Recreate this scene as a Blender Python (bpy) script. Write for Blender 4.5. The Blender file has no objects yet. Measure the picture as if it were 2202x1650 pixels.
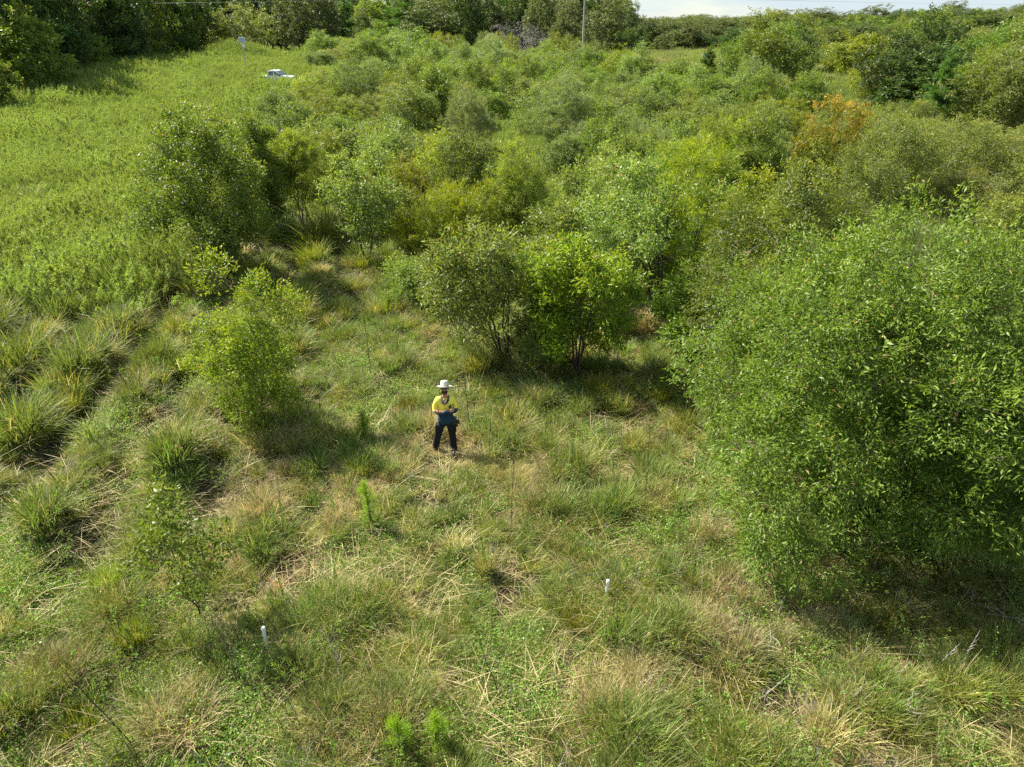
import bpy, bmesh, math, random
import numpy as np
from mathutils import Vector, Matrix, Euler

random.seed(7)
R = math.radians
sc = bpy.context.scene
COL = sc.collection

# ------------------------------------------------------------------ camera
CAM_H, PITCH, F, CX, CY = 9.0, R(26.9), 1527.0, 1101.0, 825.0
cam_d = bpy.data.cameras.new('camera')
cam = bpy.data.objects.new('camera', cam_d)
COL.objects.link(cam)
cam.location = (0, 0, CAM_H)
cam.rotation_euler = (R(90) - PITCH, 0, 0)
cam_d.sensor_fit = 'HORIZONTAL'
cam_d.sensor_width = 36.0
cam_d.lens = 36.0 * F / 2202.0
cam_d.clip_start = 0.1
cam_d.clip_end = 9000
sc.camera = cam

# ------------------------------------------------------------------ sky, sun, exposure
SUN_EL = R(44)
SUN_AZ = math.atan2(-0.84, 0.54)            # clockwise from +Y
world = bpy.data.worlds.new('World')
sc.world = world
world.use_nodes = True
wn, wl = world.node_tree.nodes, world.node_tree.links
wn.clear()
w_out = wn.new('ShaderNodeOutputWorld')
w_bg = wn.new('ShaderNodeBackground')
w_bg.inputs['Strength'].default_value = 0.05
w_sky = wn.new('ShaderNodeTexSky')
w_sky.sky_type = 'NISHITA'
w_sky.sun_disc = False
w_sky.sun_elevation = SUN_EL
w_sky.sun_rotation = SUN_AZ
w_sky.air_density = 1.0
w_sky.dust_density = 0.15
w_sky.ozone_density = 1.6
w_tc = wn.new('ShaderNodeTexCoord')
w_map = wn.new('ShaderNodeMapping')
w_map.inputs['Scale'].default_value = (1.0, 1.0, 4.0)
w_noise = wn.new('ShaderNodeTexNoise')
w_noise.inputs['Scale'].default_value = 3.2
w_noise.inputs['Detail'].default_value = 8
w_noise.inputs['Roughness'].default_value = 0.58
w_ramp = wn.new('ShaderNodeValToRGB')
w_ramp.color_ramp.elements[0].position = 0.28
w_ramp.color_ramp.elements[0].color = (0, 0, 0, 1)
w_ramp.color_ramp.elements[1].position = 0.52
w_ramp.color_ramp.elements[1].color = (0.9, 0.9, 0.9, 1)
w_mix = wn.new('ShaderNodeMix')
w_mix.data_type = 'RGBA'
w_mix.inputs['B'].default_value = (4.0, 4.8, 5.3, 1)
wl.new(w_tc.outputs['Generated'], w_map.inputs['Vector'])
wl.new(w_map.outputs['Vector'], w_noise.inputs['Vector'])
wl.new(w_noise.outputs['Fac'], w_ramp.inputs['Fac'])
wl.new(w_ramp.outputs['Color'], w_mix.inputs['Factor'])
wl.new(w_sky.outputs['Color'], w_mix.inputs['A'])
wl.new(w_mix.outputs['Result'], w_bg.inputs['Color'])
wl.new(w_bg.outputs['Background'], w_out.inputs['Surface'])

sun_d = bpy.data.lights.new('sun', 'SUN')
sun_d.energy = 5.0
sun_d.angle = R(0.53)
sun_d.color = (1.0, 0.93, 0.80)
sun = bpy.data.objects.new('sun', sun_d)
COL.objects.link(sun)
sdir = Vector((math.sin(SUN_AZ) * math.cos(SUN_EL), math.cos(SUN_AZ) * math.cos(SUN_EL), math.sin(SUN_EL)))
sun.rotation_euler = sdir.to_track_quat('Z', 'Y').to_euler()
sun.location = (-40, 30, 60)

sc.view_settings.view_transform = 'Standard'
sc.view_settings.look = 'None'
sc.view_settings.exposure = 1.75
sc.view_settings.gamma = 1.0
sc.view_settings.use_curve_mapping = False
sc.render.engine = 'CYCLES'
sc.cycles.max_bounces = 6
sc.cycles.diffuse_bounces = 2
sc.cycles.glossy_bounces = 2
sc.cycles.transmission_bounces = 4
sc.cycles.transparent_max_bounces = 4
sc.cycles.volume_bounces = 0
sc.cycles.volume_step_rate = 1.0
sc.cycles.use_denoising = False
sc.cycles.denoiser = 'OPENIMAGEDENOISE'
sc.cycles.denoising_input_passes = 'RGB_ALBEDO_NORMAL'
sc.cycles.sample_clamp_indirect = 4.0
sc.render.filter_size = 1.2

# ------------------------------------------------------------------ helpers
def row_to_dist(py, z=0.0):
    dep = PITCH + math.atan((py - CY) / F)
    return (CAM_H - z) / math.tan(dep)

def G(px, py, z=0.0):
    """ground position seen at a photograph pixel"""
    Y = row_to_dist(py, z)
    d = Y * math.cos(PITCH) + (CAM_H - z) * math.sin(PITCH)
    return (px - CX) / F * d, Y

def height_at(Y, py):
    """height of a point at distance Y that shows at row py"""
    return CAM_H - Y * math.tan(PITCH + math.atan((py - CY) / F))

def width_at(Y, wpx, z=0.0):
    return wpx / F * (Y * math.cos(PITCH) + (CAM_H - z) * math.sin(PITCH))

def project(x, y, z):
    c, s = math.cos(PITCH), math.sin(PITCH)
    dz = CAM_H - z
    d = y * c + dz * s
    v = dz * c - y * s
    return CX + F * x / d, CY + F * v / d

def _hash(ix, iy, seed):
    h = (ix.astype(np.int64) * 374761393 + iy.astype(np.int64) * 668265263 + seed * 1442695041) & 0xffffffff
    h = ((h ^ (h >> 13)) * 1274126177) & 0xffffffff
    h = (h ^ (h >> 16)) & 0xffffffff
    return h / 4294967295.0

def vnoise(x, y, seed=0):
    x = np.asarray(x, float); y = np.asarray(y, float)
    ix, iy = np.floor(x), np.floor(y)
    fx, fy = x - ix, y - iy
    fx = fx * fx * (3 - 2 * fx); fy = fy * fy * (3 - 2 * fy)
    a = _hash(ix, iy, seed); b = _hash(ix + 1, iy, seed)
    c = _hash(ix, iy + 1, seed); d = _hash(ix + 1, iy + 1, seed)
    return (a * (1 - fx) + b * fx) * (1 - fy) + (c * (1 - fx) + d * fx) * fy

def fbm(x, y, seed=0, o=3):
    s, a, t = 0.0, 1.0, 0.0
    for k in range(o):
        s = s + a * vnoise(x * 2 ** k, y * 2 ** k, seed + 17 * k); t += a; a *= 0.5
    return s / t

def smooth(a, b, x):
    t = np.clip((x - a) / (b - a), 0, 1)
    return t * t * (3 - 2 * t)

def row_zone(x, y):
    return (1 - smooth(-8.0, -5.0, x)) * smooth(8, 12, y) * (1 - smooth(34, 46, y))

def row_wave(x, y):
    return 0.5 + 0.5 * np.sin((x + 0.155 * y) * 2 * math.pi / 1.9 + 1.3 * fbm(x / 3, y / 3, 9))

def ground_z(x, y):
    x = np.asarray(x, float); y = np.asarray(y, float)
    near = 1 - smooth(40, 90, y)
    z = 0.34 * (fbm(x / 5.0, y / 5.0, 3) - 0.5) * near
    z = z + 0.34 * (fbm(x / 1.2, y / 1.2, 5, 2) - 0.5) * (1 - smooth(22, 40, y))
    # planting mounds running away on the left
    u = x + 0.155 * y
    rows = row_wave(x, y)
    z = z + 0.36 * rows * row_zone(x, y)
    z = z + 1.8 * smooth(55, 103, y) * (1 - smooth(-27, -10, x))      # the weedy field climbs gently
    # scrub covered rise on the far right, mound by the pole
    z = z + 6.5 * np.exp(-(((x - 190) / 95) ** 2 + ((y - 290) / 95) ** 2))
    z = z + 3.0 * np.exp(-(((x + 60) / 6.0) ** 2 + ((y - 172) / 7.0) ** 2))
    z = z + 3.0 * (fbm(x / 160.0, y / 160.0, 12) - 0.5) * smooth(260, 600, y)
    return z

def gz(x, y):
    return float(ground_z(np.array([x]), np.array([y]))[0])

# places where the grass is dry straw (x, y, radius, amount)
DRY = []
for (px, py, r, a) in [(905, 925, 1.1, .55), (1380, 705, 1.3, .8), (640, 1150, 1.6, .45), (560, 1090, 1.0, .35),
                       (800, 1600, 1.1, .4), (420, 1500, 1.0, .5), (1700, 1310, .7, .5), (1560, 1240, .6, .4),
                       (1600, 1150, 1.4, .35), (1190, 1560, .6, .5), (1380, 1490, .6, .5), (650, 1000, 1.3, .35),
                       (380, 900, 1.2, .3), (1750, 1500, 1.6, .3), (60, 1400, 1.2, .4), (1560, 1380, .5, .4),
                       (1160, 1050, .7, .4), (1650, 960, 1.0, .4), (520, 970, 1.0, .4), (2160, 325, 9, .9),
                       (1430, 150, 26, 1.8), (1380, 130, 26, 1.5), (640, 150, 14, .3), (1780, 185, 16, .35), (1850, 450, 4, .4), (700, 470, 1.5, .5), (260, 780, 1.2, .25),
                       (980, 1000, 1.6, .2), (1530, 1100, 1.2, .3), (330, 1240, .9, .35)]:
    gx, gy = G(px, py)
    DRY.append((gx, gy, r, a))

def dryness(x, y):
    d = 0.44 * fbm(x / 2.2, y / 2.2, 31) + 0.30 * fbm(x / 0.7, y / 0.7, 41, 2) - 0.07
    for (gx, gy, r, a) in DRY:
        d = d + 1.15 * a * np.exp(-(((x - gx) ** 2 + (y - gy) ** 2) / (r * 1.25) ** 2)) * smooth(.25, .75, fbm(x / .55 + gx, y / .55, 37, 2))
    d = d - 0.16 * (1 - smooth(-9, -3, x)) * smooth(12, 18, y)      # left side is greener
    d = d - 0.12 * smooth(24, 40, y)
    return np.clip(d, 0, 1)

class MB:
    """collects geometry as numpy chunks, builds one mesh"""
    def __init__(s):
        s.v, s.f, s.m, s.n, s.att, s.fatt = [], [], [], 0, {}, []
    def add(s, V, Fc, lc=None, yg=None, mi=0):
        V = np.asarray(V, float).reshape(-1, 3)
        Fc = np.asarray(Fc, np.int64)
        s.v.append(V); s.f.append(Fc + s.n); s.n += len(V)
        k = len(Fc)
        s.m.append(np.full(k, mi, np.int32))
        s.fatt.append((np.zeros(k) if lc is None else np.broadcast_to(lc, (k,)),
                       np.zeros(k) if yg is None else np.broadcast_to(yg, (k,))))
    def mesh(s, name, mats=(), smooth_shade=False):
        me = bpy.data.meshes.new(name)
        if s.n:
            V = np.concatenate(s.v)
            me.vertices.add(len(V)); me.vertices.foreach_set('co', V.astype(np.float32).ravel())
            loops = np.concatenate([f.ravel() for f in s.f])
            tot = np.concatenate([np.full(len(f), f.shape[1]) for f in s.f])
            start = np.concatenate([[0], np.cumsum(tot)[:-1]])
            me.loops.add(len(loops)); me.loops.foreach_set('vertex_index', loops.astype(np.int32))
            me.polygons.add(len(tot))
            me.polygons.foreach_set('loop_start', start.astype(np.int32))
            me.polygons.foreach_set('loop_total', tot.astype(np.int32))
            me.polygons.foreach_set('material_index', np.concatenate(s.m))
            me.polygons.foreach_set('use_smooth', np.full(len(tot), smooth_shade))
            for i, nm in enumerate(('lc', 'yg')):
                a = me.attributes.new(nm, 'FLOAT', 'FACE')
                a.data.foreach_set('value', np.concatenate([q[i] for q in s.fatt]).astype(np.float32))
            me.update()
            me.validate()
        for m in mats:
            me.materials.append(m)
        return me
    def tube(s, pts, rad, k=5, mi=0, lc=None, cap=True):
        pts = np.asarray(pts, float); n = len(pts)
        rad = np.broadcast_to(np.asarray(rad, float), (n,))
        t = np.gradient(pts, axis=0); t /= np.linalg.norm(t, axis=1)[:, None] + 1e-9
        ref = np.array([1.0, 0, 0]) if abs(t[0][2]) > .7 else np.array([0, 0, 1.0])
        a = np.cross(t, ref); a /= np.linalg.norm(a, axis=1)[:, None] + 1e-9
        b = np.cross(t, a)
        th = np.arange(k) * 2 * math.pi / k
        ring = a[:, None, :] * np.cos(th)[None, :, None] + b[:, None, :] * np.sin(th)[None, :, None]
        V = pts[:, None, :] + ring * rad[:, None, None]
        i = np.arange(n - 1)[:, None] * k; j = np.arange(k)[None, :]; j2 = (j + 1) % k
        Fc = np.stack([i + j, i + j2, i + k + j2, i + k + j], -1).reshape(-1, 4)
        s.add(V.reshape(-1, 3), Fc, lc, None, mi)
        if cap:
            for e, o in ((0, 0), (n - 1, (n - 1) * k)):
                Vc = np.concatenate([V.reshape(-1, 3)[o:o + k], pts[e][None]])
                s.add(Vc, np.array([[q, (q + 1) % k, k] for q in range(k)]), lc, None, mi)
    def tubes3(s, A, B, r0, r1, k=3, mi=0):
        """many straight tapered twigs"""
        n = len(A)
        if n == 0: return
        t = B - A; t /= np.linalg.norm(t, axis=1)[:, None] + 1e-9
        ref = np.where(np.abs(t[:, 2:3]) > .8, np.array([[1.0, 0, 0]]), np.array([[0, 0, 1.0]]))
        a = np.cross(t, ref); a /= np.linalg.norm(a, axis=1)[:, None] + 1e-9
        b = np.cross(t, a)
        th = np.arange(k) * 2 * math.pi / k
        ring = a[:, None, :] * np.cos(th)[None, :, None] + b[:, None, :] * np.sin(th)[None, :, None]
        r0 = np.broadcast_to(r0, (n,)); r1 = np.broadcast_to(r1, (n,))
        V = np.concatenate([A[:, None] + ring * r0[:, None, None], B[:, None] + ring * r1[:, None, None]], 1)
        i = np.arange(n)[:, None] * 2 * k; j = np.arange(k)[None, :]; j2 = (j + 1) % k
        Fc = np.stack([i + j, i + j2, i + k + j2, i + k + j], -1).reshape(-1, 4)
        s.add(V.reshape(-1, 3), Fc, None, None, mi)
    def box(s, x0, x1, y0, y1, z0, z1, mi=0, top=None):
        """box, optional top rectangle (x0,x1,y0,y1) for a taper"""
        tx0, tx1, ty0, ty1 = top or (x0, x1, y0, y1)
        V = [(x0, y0, z0), (x1, y0, z0), (x1, y1, z0), (x0, y1, z0), (tx0, ty0, z1), (tx1, ty0, z1), (tx1, ty1, z1), (tx0, ty1, z1)]
        s.add(V, [(0, 3, 2, 1), (4, 5, 6, 7), (0, 1, 5, 4), (1, 2, 6, 5), (2, 3, 7, 6), (3, 0, 4, 7)], None, None, mi)
    def lathe(s, prof, k=16, c=(0, 0, 0), mi=0, sx=1.0, sy=1.0):
        prof = np.asarray(prof, float); n = len(prof)
        th = np.arange(k) * 2 * math.pi / k
        V = np.stack([c[0] + sx * prof[:, 0:1] * np.cos(th), c[1] + sy * prof[:, 0:1] * np.sin(th),
                      c[2] + np.repeat(prof[:, 1:2], k, 1)], -1)
        i = np.arange(n - 1)[:, None] * k; j = np.arange(k)[None, :]; j2 = (j + 1) % k
        Fc = np.stack([i + j, i + j2, i + k + j2, i + k + j], -1).reshape(-1, 4)
        s.add(V.reshape(-1, 3), Fc, None, None, mi)

def tag(o, label=None, cat=None, group=None, kind=None):
    if label: o['label'] = label
    if cat: o['category'] = cat
    if group: o['group'] = group
    if kind: o['kind'] = kind
    return o

def obj(name, me, parent=None, loc=None):
    o = bpy.data.objects.new(name, me)
    COL.objects.link(o)
    if parent: o.parent = parent
    if loc: o.location = loc
    return o

def thing(name, label, cat, loc=(0, 0, 0), rz=0.0, group=None):
    o = bpy.data.objects.new(name, None)
    o.empty_display_size = 0.3
    COL.objects.link(o)
    o.location = loc; o.rotation_euler = (0, 0, rz)
    return tag(o, label, cat, group)

# ------------------------------------------------------------------ materials
def nmat(name):
    m = bpy.data.materials.new(name); m.use_nodes = True
    nt = m.node_tree; nt.nodes.clear()
    out = nt.nodes.new('ShaderNodeOutputMaterial')
    return m, nt, out

def mixc(nt, fac, a, b):
    n = nt.nodes.new('ShaderNodeMix'); n.data_type = 'RGBA'
    for s, v in (('Factor', fac), ('A', a), ('B', b)):
        if hasattr(v, 'links') or hasattr(v, 'is_linked'):
            nt.links.new(v, n.inputs[s])
        else:
            n.inputs[s].default_value = v if s == 'Factor' else (*v, 1)
    return n.outputs['Result']

def mth(nt, op, a, b=0.0, clamp=False):
    n = nt.nodes.new('ShaderNodeMath'); n.operation = op; n.use_clamp = clamp
    for i, v in enumerate((a, b)):
        if hasattr(v, 'is_linked'): nt.links.new(v, n.inputs[i])
        else: n.inputs[i].default_value = v
    return n.outputs[0]

def attr(nt, name, kind='GEOMETRY'):
    n = nt.nodes.new('ShaderNodeAttribute'); n.attribute_name = name; n.attribute_type = kind
    return n.outputs['Fac']

def foliage_mat(name, dark, light, young, trans=0.34, rough=0.50, spec=0.34, tr_col=None, dead=(0.22, 0.13, 0.05), dead_amt=0.012):
    m, nt, out = nmat(name)
    lc, yg = attr(nt, 'lc'), attr(nt, 'yg')
    oi = nt.nodes.new('ShaderNodeObjectInfo')
    c = mixc(nt, lc, dark, light)
    c = mixc(nt, yg, c, young)
    isdead = mth(nt, 'GREATER_THAN', lc, 1.0 - dead_amt)
    c = mixc(nt, isdead, c, dead)
    hs = nt.nodes.new('ShaderNodeHueSaturation')
    nt.links.new(c, hs.inputs['Color'])
    nt.links.new(mth(nt, 'ADD', mth(nt, 'MULTIPLY', oi.outputs['Random'], 0.024), 0.488), hs.inputs['Hue'])
    nt.links.new(mth(nt, 'ADD', mth(nt, 'MULTIPLY', oi.outputs['Random'], 0.40), 1.0), hs.inputs['Value'])
    hs.inputs['Saturation'].default_value = 1.0
    col = hs.outputs['Color']
    p = nt.nodes.new('ShaderNodeBsdfPrincipled')
    nt.links.new(col, p.inputs['Base Color'])
    p.inputs['Roughness'].default_value = rough
    p.inputs['Specular IOR Level'].default_value = spec
    t = nt.nodes.new('ShaderNodeBsdfTranslucent')
    tc = nt.nodes.new('ShaderNodeMix'); tc.data_type = 'RGBA'; tc.blend_type = 'MULTIPLY'
    tc.inputs['Factor'].default_value = 1.0
    nt.links.new(col, tc.inputs['A']); tc.inputs['B'].default_value = (*(tr_col or (1.7, 1.7, 0.7)), 1)
    nt.links.new(tc.outputs['Result'], t.inputs['Color'])
    mx = nt.nodes.new('ShaderNodeMixShader'); mx.inputs[0].default_value = trans
    nt.links.new(p.outputs[0], mx.inputs[1]); nt.links.new(t.outputs[0], mx.inputs[2])
    nt.links.new(mx.outputs[0], out.inputs['Surface'])
    return m

def grass_mat(name, green_a, green_b, straw_a, straw_b, bias=0.0, trans=0.33, single=False):
    m, nt, out = nmat(name)
    lc, yg = attr(nt, 'lc'), attr(nt, 'yg')
    tint = attr(nt, 'tint', 'INSTANCER')
    var = attr(nt, 'var', 'INSTANCER')
    if single:                                   # plants that are objects of their own
        var = nt.nodes.new('ShaderNodeObjectInfo').outputs['Random']
        tint = mth(nt, 'MULTIPLY', var, 0.3)
    g = mixc(nt, lc, green_a, green_b)
    st = mixc(nt, lc, straw_a, straw_b)
    d = mth(nt, 'ADD', mth(nt, 'MULTIPLY', tint, 1.25), bias)
    d = mth(nt, 'ADD', d, mth(nt, 'MULTIPLY', yg, 0.9))
    k = mth(nt, 'MULTIPLY', mth(nt, 'SUBTRACT', d, 0.62), 4.0, True)
    c = mixc(nt, k, g, st)
    hs = nt.nodes.new('ShaderNodeHueSaturation')
    nt.links.new(c, hs.inputs['Color'])
    nt.links.new(mth(nt, 'ADD', mth(nt, 'MULTIPLY', var, 0.055), 0.464), hs.inputs['Hue'])
    nt.links.new(mth(nt, 'ADD', mth(nt, 'MULTIPLY', var, 0.70), 0.53), hs.inputs['Value'])
    p = nt.nodes.new('ShaderNodeBsdfPrincipled')
    nt.links.new(hs.outputs['Color'], p.inputs['Base Color'])
    p.inputs['Roughness'].default_value = 0.55
    p.inputs['Specular IOR Level'].default_value = 0.22
    t = nt.nodes.new('ShaderNodeBsdfTranslucent')
    tc = nt.nodes.new('ShaderNodeMix'); tc.data_type = 'RGBA'; tc.blend_type = 'MULTIPLY'
    tc.inputs['Factor'].default_value = 1.0
    nt.links.new(hs.outputs['Color'], tc.inputs['A']); tc.inputs['B'].default_value = (1.5, 1.45, 0.8, 1)
    nt.links.new(tc.outputs['Result'], t.inputs['Color'])
    mx = nt.nodes.new('ShaderNodeMixShader'); mx.inputs[0].default_value = trans
    nt.links.new(p.outputs[0], mx.inputs[1]); nt.links.new(t.outputs[0], mx.inputs[2])
    nt.links.new(mx.outputs[0], out.inputs['Surface'])
    return m

def surf_mat(name, a, b=None, scale=8.0, rough=0.8, spec=0.3, metal=0.0, bump=0.0, stretch=(1, 1, 1)):
    m, nt, out = nmat(name)
    p = nt.nodes.new('ShaderNodeBsdfPrincipled')
    tc = nt.nodes.new('ShaderNodeTexCoord')
    mp = nt.nodes.new('ShaderNodeMapping'); mp.inputs['Scale'].default_value = stretch
    nz = nt.nodes.new('ShaderNodeTexNoise'); nz.inputs['Scale'].default_value = scale; nz.inputs['Detail'].default_value = 5
    nt.links.new(tc.outputs['Object'], mp.inputs['Vector']); nt.links.new(mp.outputs[0], nz.inputs['Vector'])
    f = mth(nt, 'MULTIPLY', mth(nt, 'SUBTRACT', nz.outputs['Fac'], 0.3), 2.5, True)
    nt.links.new(mixc(nt, f, a, b or tuple(q * .8 for q in a)), p.inputs['Base Color'])
    p.inputs['Roughness'].default_value = rough
    p.inputs['Specular IOR Level'].default_value = spec
    p.inputs['Metallic'].default_value = metal
    if bump:
        bp = nt.nodes.new('ShaderNodeBump'); bp.inputs['Strength'].default_value = bump; bp.inputs['Distance'].default_value = 0.01
        nt.links.new(nz.outputs['Fac'], bp.inputs['Height']); nt.links.new(bp.outputs[0], p.inputs['Normal'])
    nt.links.new(p.outputs[0], out.inputs['Surface'])
    return m

M = {}
M['acacia'] = foliage_mat('acacia_leaf', (.063, .106, .015), (.118, .173, .022), (.23, .27, .030))
M['acacia_b'] = foliage_mat('acacia_leaf_pale', (.090, .135, .028), (.145, .195, .045), (.23, .26, .055))
M['lime'] = foliage_mat('lime_leaf', (.095, .155, .012), (.165, .22, .016), (.29, .29, .020))
M['glossy'] = foliage_mat('glossy_leaf', (.060, .095, .020), (.10, .145, .035), (.18, .21, .06), rough=.55, spec=.35)
M['feather'] = foliage_mat('feathery_leaf', (.095, .130, .014), (.150, .180, .024), (.23, .23, .03))
M['gold'] = foliage_mat('golden_feathery_leaf', (.10, .145, .008), (.165, .20, .010), (.27, .26, .014))
M['sage'] = foliage_mat('sage_feathery_leaf', (.095, .135, .045), (.15, .19, .07), (.21, .25, .10))
M['olive'] = foliage_mat('olive_leaf', (.078, .112, .020), (.132, .165, .034), (.20, .20, .035))
M['rust'] = foliage_mat('rusty_leaf', (.080, .120, .014), (.14, .18, .020), (.42, .25, .018))
M['gum'] = foliage_mat('gum_leaf', (.050, .072, .020), (.090, .115, .036), (.17, .19, .07), trans=.3)
M['dark'] = foliage_mat('dark_leaf', (.028, .055, .012), (.050, .085, .018), (.12, .16, .02), trans=.3)
M['pine'] = foliage_mat('pine_needle', (.040, .085, .018), (.070, .130, .026), (.13, .20, .03), trans=.3)
M['seedling'] = foliage_mat('young_pine_needle', (.11, .19, .012), (.17, .26, .018), (.26, .33, .03))
M['bark'] = surf_mat('grey_brown_bark', (.11, .085, .065), (.055, .042, .033), 20, .9, stretch=(1, 1, .25))
M['bark_dark'] = surf_mat('dark_bark', (.055, .042, .034), (.028, .022, .018), 20, .9, stretch=(1, 1, .25))
M['bark_pale'] = surf_mat('pale_papery_bark', (.42, .38, .32), (.22, .19, .16), 9, .85, stretch=(1, 1, .3))
M['twig_grey'] = surf_mat('weathered_grey_twig', (.34, .31, .29), (.20, .18, .17), 12, .9)
M['grass'] = grass_mat('grass_blade', (.115, .165, .012), (.245, .290, .030), (.34, .285, .12), (.60, .53, .28))
M['grass_h'] = grass_mat('tussock_blade', (.115, .165, .012), (.245, .290, .030), (.34, .285, .12), (.60, .53, .28), single=True)
M['grass_b'] = grass_mat('weedy_grass_blade', (.095, .160, .034), (.175, .250, .060), (.26, .23, .11), (.40, .36, .21), bias=-.12)
M['fieldleaf'] = foliage_mat('field_weed_leaf', (.11, .165, .030), (.18, .24, .05), (.25, .29, .09))
M['straw'] = grass_mat('straw_blade', (.15, .17, .05), (.26, .26, .08), (.36, .29, .13), (.62, .54, .30), bias=.35)
M['straw_h'] = grass_mat('tussock_straw_blade', (.15, .17, .05), (.26, .26, .08), (.36, .29, .13), (.62, .54, .30), bias=.22, single=True)
M['herb'] = foliage_mat('herb_leaf', (.065, .15, .018), (.12, .22, .035), (.24, .30, .06), dead_amt=.03)

# ------------------------------------------------------------------ ground
def axis(fine_lo, fine_hi, step, lo, hi, g=1.10):
    a = list(np.arange(fine_lo, fine_hi, step))
    s = step; x = a[-1]
    while x < hi: s *= g; x += s; a.append(x)
    s = step; x = a[0]; b = []
    while x > lo: s *= g; x -= s; b.append(x)
    return np.array(b[::-1] + a)
gxs = axis(-17, 16, .26, -4000, 4000); gys = axis(4.5, 34, .26, -300, 6000)
GXX, GYY = np.meshgrid(gxs, gys)
V = np.stack([GXX.ravel(), GYY.ravel(), ground_z(GXX.ravel(), GYY.ravel())], -1)
nx, ny = len(gxs), len(gys)
I = (np.arange(ny - 1)[:, None] * nx + np.arange(nx - 1)[None, :]).ravel()
gm = MB(); gm.add(V, np.stack([I, I + 1, I + nx + 1, I + nx], -1))
m, nt, out = nmat('rough_pasture_soil')
p = nt.nodes.new('ShaderNodeBsdfPrincipled')
geo = nt.nodes.new('ShaderNodeNewGeometry')
def nz(scale, det=6, r=.6):
    n = nt.nodes.new('ShaderNodeTexNoise'); n.inputs['Scale'].default_value = scale
    n.inputs['Detail'].default_value = det; n.inputs['Roughness'].default_value = r
    nt.links.new(geo.outputs['Position'], n.inputs['Vector']); return n.outputs['Fac']
dr = attr(nt, 'dryv')
soil = mixc(nt, mth(nt, 'MULTIPLY', mth(nt, 'SUBTRACT', nz(9), .35), 3, True), (.018, .015, .010), (.050, .040, .024))
litter = mixc(nt, mth(nt, 'MULTIPLY', mth(nt, 'SUBTRACT', nz(26), .4), 4, True), (.085, .066, .036), (.20, .155, .085))
moss = mixc(nt, mth(nt, 'MULTIPLY', mth(nt, 'SUBTRACT', nz(14), .4), 4, True), (.035, .06, .012), (.085, .13, .025))
base = mixc(nt, mth(nt, 'MULTIPLY', mth(nt, 'SUBTRACT', nz(5), .48), 5, True), soil, moss)
k = mth(nt, 'MULTIPLY', mth(nt, 'SUBTRACT', mth(nt, 'ADD', dr, mth(nt, 'MULTIPLY', nz(4), .5)), .74), 3, True)
base = mixc(nt, k, base, litter)
farg = mixc(nt, mth(nt, 'MULTIPLY', mth(nt, 'SUBTRACT', nz(.6), .35), 3, True), (.060, .095, .016), (.13, .17, .035))
base = mixc(nt, attr(nt, 'farv'), base, farg)
nt.links.new(base, p.inputs['Base Color']); p.inputs['Roughness'].default_value = .95
p.inputs['Specular IOR Level'].default_value = .1
bp = nt.nodes.new('ShaderNodeBump'); bp.inputs['Strength'].default_value = .8; bp.inputs['Distance'].default_value = .05
nt.links.new(nz(18), bp.inputs['Height']); nt.links.new(bp.outputs[0], p.inputs['Normal'])
nt.links.new(p.outputs[0], out.inputs['Surface'])
gme = gm.mesh('ground', [m], True)
a = gme.attributes.new('dryv', 'FLOAT', 'POINT')
a.data.foreach_set('value', dryness(V[:, 0], V[:, 1]).astype(np.float32))
a = gme.attributes.new('farv', 'FLOAT', 'POINT')
a.data.foreach_set('value', smooth(45, 130, V[:, 1]).astype(np.float32))
tag(obj('ground', gme), 'rough uneven ground of dark soil, moss and straw litter under the grass', kind='structure')

def strip(name, pts, w, mat, label, lift=.03):
    pts = np.array(pts, float)
    t = np.linspace(0, 1, 60); s_ = np.linspace(0, 1, len(pts))
    xs, ys = np.interp(t, s_, pts[:, 0]), np.interp(t, s_, pts[:, 1])
    d = np.stack([np.gradient(xs), np.gradient(ys)], -1); d /= np.linalg.norm(d, axis=1)[:, None]
    nrm = np.stack([-d[:, 1], d[:, 0]], -1); rows = []
    for q in np.linspace(-.5, .5, 5):
        ww = w * (1 + .15 * np.sin(t * 37 + q * 5))
        X, Y = xs + nrm[:, 0] * q * ww, ys + nrm[:, 1] * q * ww
        rows.append(np.stack([X, Y, ground_z(X, Y) + lift], -1))
    V = np.stack(rows, 1).reshape(-1, 3)
    I = (np.arange(59)[:, None] * 5 + np.arange(4)[None, :]).ravel()
    b = MB(); b.add(V, np.stack([I, I + 1, I + 6, I + 5], -1))
    return tag(obj(name, b.mesh(name, [mat], True)), label, kind='structure')
M['track'] = surf_mat('pale_gravel', (.42, .36, .27), (.30, .25, .18), 3, .95)

# ------------------------------------------------------------------ trees
def unit(v):
    return v / (np.linalg.norm(v, axis=-1, keepdims=True) + 1e-9)

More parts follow.
